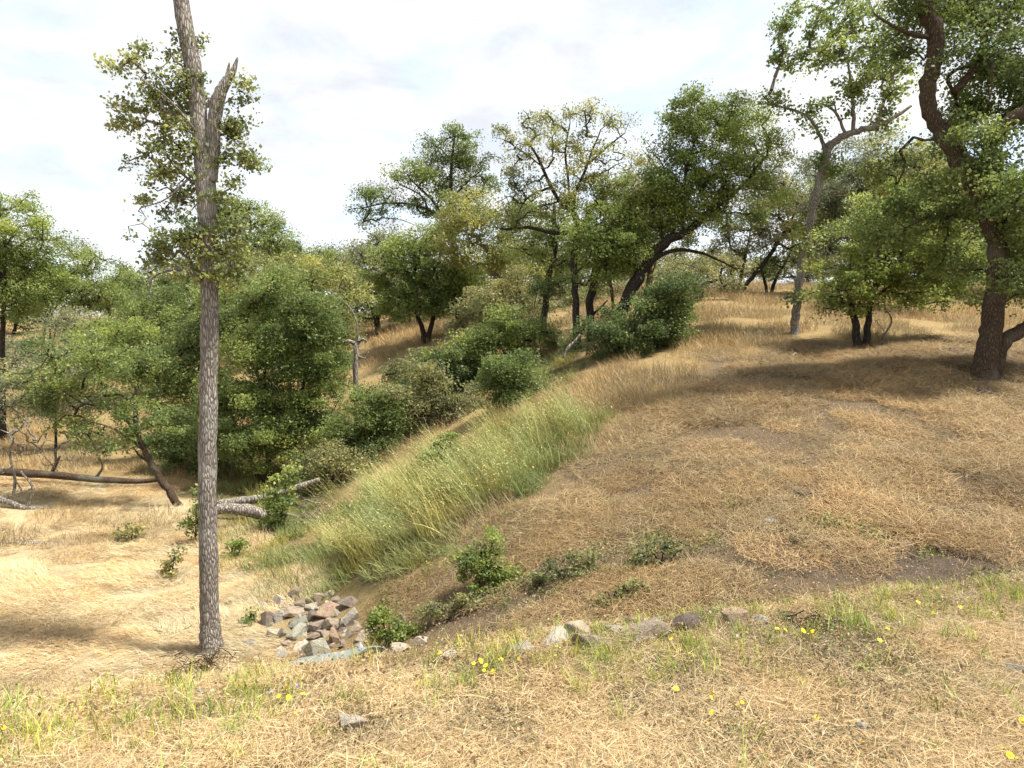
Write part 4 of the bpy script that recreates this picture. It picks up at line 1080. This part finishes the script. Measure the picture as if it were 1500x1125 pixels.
stone('riprap_stone', 350 + 250 / 6, 840 + 890 / 6, 20, 15, 'pale', 'pale cream stone beside the small orange stone near the topped trunk', None)
EDGE = [(766,957,34,17,'pale','small white stone lying at the head of the row of roadside stones',18),(801,943,54,22,'pale','long pale slab second in the row of roadside stones',-14),
 (844,929,38,24,'tan','tan upright block behind the brown wedge in the row of roadside stones',-6),(867,948,48,28,'tan','brownish wedge with a flat top in the row of roadside stones',10),
 (900,931,32,22,'pale','small pale stone between the brown wedge and the biggest roadside stone',16),(927,918,24,14,'dark','little dark stone behind the biggest roadside stone',0),
 (948,933,62,34,'tan','biggest tan roadside boulder in the grassy row',6),(970,912,20,11,'pale','small pale stone just behind the biggest roadside boulder',0),
 (1010,920,44,24,'dark','dark reddish stone beside the biggest roadside boulder',8),(1085,908,36,28,'rust','rust-orange peaked stone near the end of the roadside row',4),
 (1114,914,24,15,'grey','small grey stone next to the rust-orange peaked stone',0),(585,953,28,12,'pale','low rounded pale stone at the bank edge right of the culvert pipe',5),
 (616,943,18,13,'pale','small white stone by the bramble right of the culvert pipe',0),(661,962,20,14,'pale','white pointed stone half hidden in green sprouts on the bank edge',0),
 (515,1064,40,26,'pale','pale flat stone sunk in the straw of the shoulder',10),(186,1066,20,8,'grey','small bluish grey stone in the shoulder straw',0),(1268,1076,22,18,'grey','grey leaning slate piece among the low shoulder weeds',40),
 (292,1022,14,18,'pale','small pale stone standing at the bank edge in front of the topped trunk',0),(700,769,12,10,'pale','tiny white stone at the top of the bare slope beside the tall grass',0),
 (1306,779,18,8,'rust','flat orange rock chip on the bare soil patch',0),(1327,801,18,13,'rust','chunky rust rock on the bare soil patch',0),(1367,804,16,11,'rust','small rust rock at the uphill end of the bare soil patch',0),
 (1178,725,20,9,'dark','dark lump of rock in the middle of the mown slope',0),(1130,765,16,10,'grey','grey stone chip just below the dark lump on the mown slope',0),
 (1440,575,26,10,'dark','dark flat rock below the large oak trunk',0),(1395,515,14,9,'brown','small brown rock in the shade left of the large oak trunk',0),(1500,985,34,20,'grey','grey stone at the edge of the shoulder straw',0)]
for px, py, w, h, c, lab, tl in EDGE:
    stone('stone', px, py, w * 1.2, h * 1.25, c, lab, None, tl, lift=0.36)

# culvert ------------------------------------------------------------------
m, t, b, o = new_mat('galvanised_metal')
n1 = node(t, 'ShaderNodeTexNoise', Scale=14.0, Detail=6.0); tcn = node(t, 'ShaderNodeTexCoord'); t.links.new(tcn.outputs['Object'], n1.inputs['Vector'])
mx = node(t, 'ShaderNodeMix', data_type='RGBA'); mx.inputs['A'].default_value = (0.17, 0.21, 0.18, 1); mx.inputs['B'].default_value = (0.40, 0.44, 0.42, 1)
t.links.new(n1.outputs['Fac'], mx.inputs['Factor']); t.links.new(mx.outputs['Result'], b.inputs['Base Color'])
b.inputs['Metallic'].default_value = 0.5; b.inputs['Roughness'].default_value = 0.55
M_METAL = m
S0 = at(548, 951, 4.45); E0 = at(440, 968, 5.6)
rp = 0.19
cv = empty('culvert_pipe', E0 - np.array([0, 0, 2 * rp]))
tag(cv, 'grey-green corrugated metal culvert pipe ending in a flared lip above the riprap stones', 'pipe')
ax = unit(E0 - S0); P0 = S0 - np.array([0, 0, rp]); P1 = E0 - np.array([0, 0, rp])
k = 60; f = np.linspace(0, 1, k); PP = P0 + (P1 - P0) * f[:, None]
bb = MB(); bb.tube(PP, rp + 0.008 * np.sin(np.arange(k) * 1.57), 20, 0, cap=False); bb.tube(PP[::-1], (rp - 0.006) + 0.008 * np.sin(np.arange(k)[::-1] * 1.57), 20, 0, cap=False)
bb.build('pipe', M_METAL, cv, cv.location)
bb = MB(); bb.tube([P1 - ax * 0.03, P1 + ax * 0.01], [rp + 0.018, rp + 0.018], 20, 0, cap=False); bb.build('rim', M_METAL, cv, cv.location)
for sg in (-1, 1):
    sd = unit(np.cross(ax, np.array([0, 0, 1.0]))) * sg
    a0 = P1 + sd * rp * 0.95 + np.array([0, 0, 0.10]); a1 = P1 + sd * rp * 2.0 + ax * 0.42 + np.array([0, 0, -0.02])
    lo = np.array([0, 0, -0.26]); th = sd * 0.008
    V = np.array([a0, a1, a1 + lo * .6, a0 + lo, a0 + th, a1 + th, a1 + lo * .6 + th, a0 + lo + th]) - np.array(cv.location)
    F = [(0,1,2,3),(7,6,5,4),(0,4,5,1),(1,5,6,2),(2,6,7,3),(3,7,4,0)]
    link('wing', mesh_np('wing', V, F, M_METAL), cv)
V = np.array([at(520, 972, 4.75), at(536, 970, 4.75), at(534, 952, 4.75), at(527, 940, 4.75)]); V = np.vstack([V, V + np.array([0.0, 0.012, 0])]) - np.array(cv.location)
link('corner_plate', mesh_np('corner_plate', V, [(0,1,2,3),(7,6,5,4),(0,4,5,1),(1,5,6,2),(2,6,7,3),(3,7,4,0)], M_METAL), cv)

# dead wood ------------------------------------------------------------------
def log(name, label, pts, D, side=(), bark='dead'):
    P = np.array([at(p[0], p[1], D + (p[3] if len(p) > 3 else 0)) for p in pts]); R_ = np.array([p[2] * D / FPX * 0.5 for p in pts])
    n = len(pts) * 5; Q = catmull(P, n); rr = np.interp(np.linspace(0, len(P) - 1, n), np.arange(len(P)), R_)
    Q[:, 2] = np.maximum(Q[:, 2], gz(Q[:, 0], Q[:, 1]) + rr * 0.35)
    root = empty(name, Q[0]); tag(root, label, 'log')
    b = MB(); b.tube(Q, rr, 10, 0.10); b.build('log_trunk', M_BARK[bark], root, Q[0])
    for sd in side:
        P = np.array([at(p[0], p[1], D + (p[3] if len(p) > 3 else 0)) for p in sd]); R_ = np.array([p[2] * D / FPX * 0.5 for p in sd])
        b = MB(); b.tube(catmull(P, 10), np.interp(np.linspace(0, len(P) - 1, 10), np.arange(len(P)), R_), 6, 0.08); b.build('branch', M_BARK[bark], root, Q[0])
    return root
log('fallen_log', 'long dark fallen log lying across the far edge of the meadow', [(-60,688,11),(20,692,12),(80,696,12),(140,702,10),(200,705,8),(240,702,5)], 17.0, [[(75,694,6),(82,680,5),(88,668,3)], [(140,700,5),(150,685,3),(146,670,2)]], 'brown')
log('fallen_log', 'thick pale weathered log with a broken end behind the topped trunk', [(285,748,14),(330,745,16),(365,748,19),(392,756,16)], 13.4, [[(385,752,6),(415,752,5),(440,758,3)]], 'dead')
log('fallen_log', 'thinner grey log sloping up to the right over the thick weathered log', [(320,738,12),(355,734,13),(400,726,12),(440,713,10),(468,702,6)], 14.2, [[(400,728,4),(440,740,3),(470,742,2)], [(430,720,4),(455,735,3),(480,738,1.5)], [(420,738,3),(450,745,2),(485,748,1)]], 'dead')
log('dead_branch', 'grey fallen branch with side twigs at the meadow edge near the long log', [(-20,725,10),(20,738,9),(50,752,7),(75,765,4)], 14.8, [[(40,745,5),(48,715,4),(30,690,3)], [(50,715,3),(20,725,2),(0,735,2)]], 'dead')
log('lichen_branch', 'gnarled grey branch lying alone in the pale meadow', [(-15,790,7),(20,800,7),(50,805,9),(75,802,7),(92,797,3)], 12.4, [[(50,803,4),(65,796,3),(85,793,2)]], 'dead')
log('slope_branch', 'short bleached branch on the slope at the foot of the slender pale trunk', [(1150,530,3),(1158,524,5),(1166,517,4)], 15.3, [[(1158,526,2),(1175,527,2),(1188,528,1.5)]], 'dead')
log('bank_stick', 'forked stick propped on the twig pile at the bank edge', [(105,1040,5),(125,1026,5),(140,1012,5),(156,1000,4)], 6.2, [[(146,1007,4),(156,1009,3),(164,1007,2)]], 'dead')
log('grey_pole', 'bare bent grey pole leaning out of the gully below the S-shaped oak', [(825,525,4),(832,510,5),(842,500,4),(850,490,3)], 16.5, (), 'dead')
T('dead_snag', 'weathered broken grey stump with jagged arms on the golden bank by the huge thicket', 'snag', 20.0, (522, 540),
  [[(522,545,9),(521,525,10),(523,505,9),(526,494,4)]], [[(520,503,8),(510,499,6),(500,503,3)], [(524,500,7),(532,497,5),(538,500,2)], [(521,520,4),(535,525,3),(540,515,1.5)], [(524,500,3),(522,470,2.5),(510,448,2),(490,430,1.5),(475,424,1)]], [(528,505,12,8),(530,520,12,10)], 'dark', 'dead', leafless=True)

def brush(label, px, py, w, h, n, bark='dead', D=None):
    p = hit(px, py) if D is None else np.append(at(px, py, D)[:2], gz1(at(px, py, D)[0], D))
    k = p[1] / FPX; root = empty('brush_pile', p); tag(root, label, 'brush pile')
    b = MB()
    for i in range(int(n * 1.8)):
        c = p + rng.normal(0, 1, 3) * np.array([w * k * .4, w * k * .25, 0]); c[2] = gz1(c[0], c[1]) + abs(rng.normal(0, h * k * .4))
        d = unit(rng.normal(size=3) * np.array([1, 1, .5])); L = rng.uniform(.5, 1.2) * w * k * .4
        q = np.array([c - d * L * .5, c + rng.normal(0, .1, 3) * L, c + d * L * .5]); q[:, 2] = np.maximum(q[:, 2], gz(q[:, 0], q[:, 1]) + .004)
        b.tube(catmull(q, 4), np.array([1, .9, .7, .4]) * rng.uniform(.4, 1.3) * 0.75 * k, 4, 0, cap=False)
    tag(b.build('sticks', M_BARK[bark], root, p), kind='stuff')
brush('grey pile of dead twigs along the bank edge left of the topped trunk', 140, 1022, 80, 26, 90, D=6.3)
brush('dark tangle of dead twigs in the straw where the bank meets the meadow', 45, 1034, 60, 24, 60, 'dark', D=6.0)
brush('tangle of dry brown stems heaped round the foot of the topped trunk', 292, 985, 60, 46, 90, 'brown', D=7.4)
brush('dark woody debris at the end of the roadside row of stones', 1178, 920, 70, 20, 90, 'dark')
brush('grey dead brush lying in the gully between rounded shrubs', 640, 600, 60, 40, 70, 'dead', D=17.0)
brush('splintered grey twigs at the ends of the fallen logs', 460, 745, 40, 30, 50, 'dead', D=13.2)

# wildflowers ------------------------------------------------------------------
def plain(name, c, rough=0.6):
    m, t, b, o = new_mat(name); b.inputs['Base Color'].default_value = (*c, 1); b.inputs['Roughness'].default_value = rough; return m
M_YEL, M_STEM, M_PUR = plain('yellow_petal', (0.85, 0.62, 0.02)), plain('flower_stem', (0.16, 0.20, 0.06)), plain('violet_petal', (0.38, 0.28, 0.62))
def head_mesh(mat, n=9, r=0.013):
    V = []; F = []
    for i in range(n):
        a = 2 * math.pi * i / n + random.uniform(-.1, .1); w = 2.4 * math.pi / n * .5
        b0 = len(V)
        V += [(0, 0, 0), (r * .7 * math.cos(a - w), r * .7 * math.sin(a - w), .003), (r * math.cos(a), r * math.sin(a), .002), (r * .7 * math.cos(a + w), r * .7 * math.sin(a + w), .003)]
        F.append((b0, b0 + 1, b0 + 2, b0 + 3))
    c0 = len(V); V.append((0, 0, .008))
    for i in range(8):
        a = 2 * math.pi * i / 8; V.append((r * .4 * math.cos(a), r * .4 * math.sin(a), .003))
    me = bpy.data.meshes.new('flower_head'); F2 = F + [(c0, c0 + 1 + i, c0 + 1 + (i + 1) % 8) for i in range(8)]
    me.from_pydata(V, [], F2); me.materials.append(mat); me.update(); return me
HM = [head_mesh(M_YEL), head_mesh(M_YEL, 11, .015)]; HP = head_mesh(M_PUR, 6, .012)
def stem_mesh():
    b = MB(); P = np.array([[0, 0, -.02], [.004, .003, .4], [-.006, .002, .8], [0, 0, 1.0]])
    P[:, :2] *= 1.5; b.tube(P, [.0022, .0018, .0016, .0014], 5, 0, cap=False)
    o = b.build('stem', M_STEM); me = o.data; bpy.data.objects.remove(o); return me
SM = stem_mesh()
def flower(px, py, lab, grp, hm):
    p = hit(px, py + random.uniform(14, 24)); h = max(0.04, at(px, py, p[1])[2] - p[2])
    r = empty('wildflower', p); tag(r, lab, 'flower', grp)
    s_ = link('stem', SM, r); s_.scale = (1, 1, h)
    k = link('flower_head', hm, r); k.location = (0, 0, h); k.rotation_euler = (random.uniform(-.9, .1), random.uniform(-.5, .5), random.uniform(0, 6)); k.scale = (random.uniform(.8, 1.25),) * 3
FL = [(104,1030),(124,1031),(119,1039),(6,1066),(409,1020),(424,1010),(423,1022),(433,1046),(378,1052),(445,1017),(420,1008),(704,968),(712,975),(709,982),(734,966),(722,984),(645,957),(612,1003),(780,960),(816,947),(820,950),(813,962),
 (826,940),(760,965),(983,936),(1138,921),(1150,923),(1176,924),(1186,922),(1190,925),(1183,929),(1044,1016),(1025,1011),(1041,1022),(1087,1029),(1078,1034),(1042,1044),(1036,1062),(990,1009),(984,990),(1196,1052),(1264,1088),(1468,1099),(1478,1106),(1490,1112),(1343,903),(1366,898),(1344,882),(1405,889),(1288,938),(929,962),(1300,921),(694,760+212),(1497,1056)]
for px, py in FL:
    if px < 500: lab, g_ = 'yellow wildflower on the pale straw between topped trunk and road', 'yellow flowers below the topped trunk'
    elif py < 1000: lab, g_ = 'yellow wildflower among the green sprouts along the row of roadside stones', 'yellow flowers by the roadside stones'
    else: lab, g_ = 'yellow wildflower among the low brown shoulder weeds', 'yellow flowers in the shoulder weeds'
    flower(px, py, lab, g_, random.choice(HM))
for px, py in ((436, 1005), (445, 1006), (398, 1014)):
    flower(px, py, 'small violet wildflower at the bank edge below the culvert', 'violet flowers', HP)
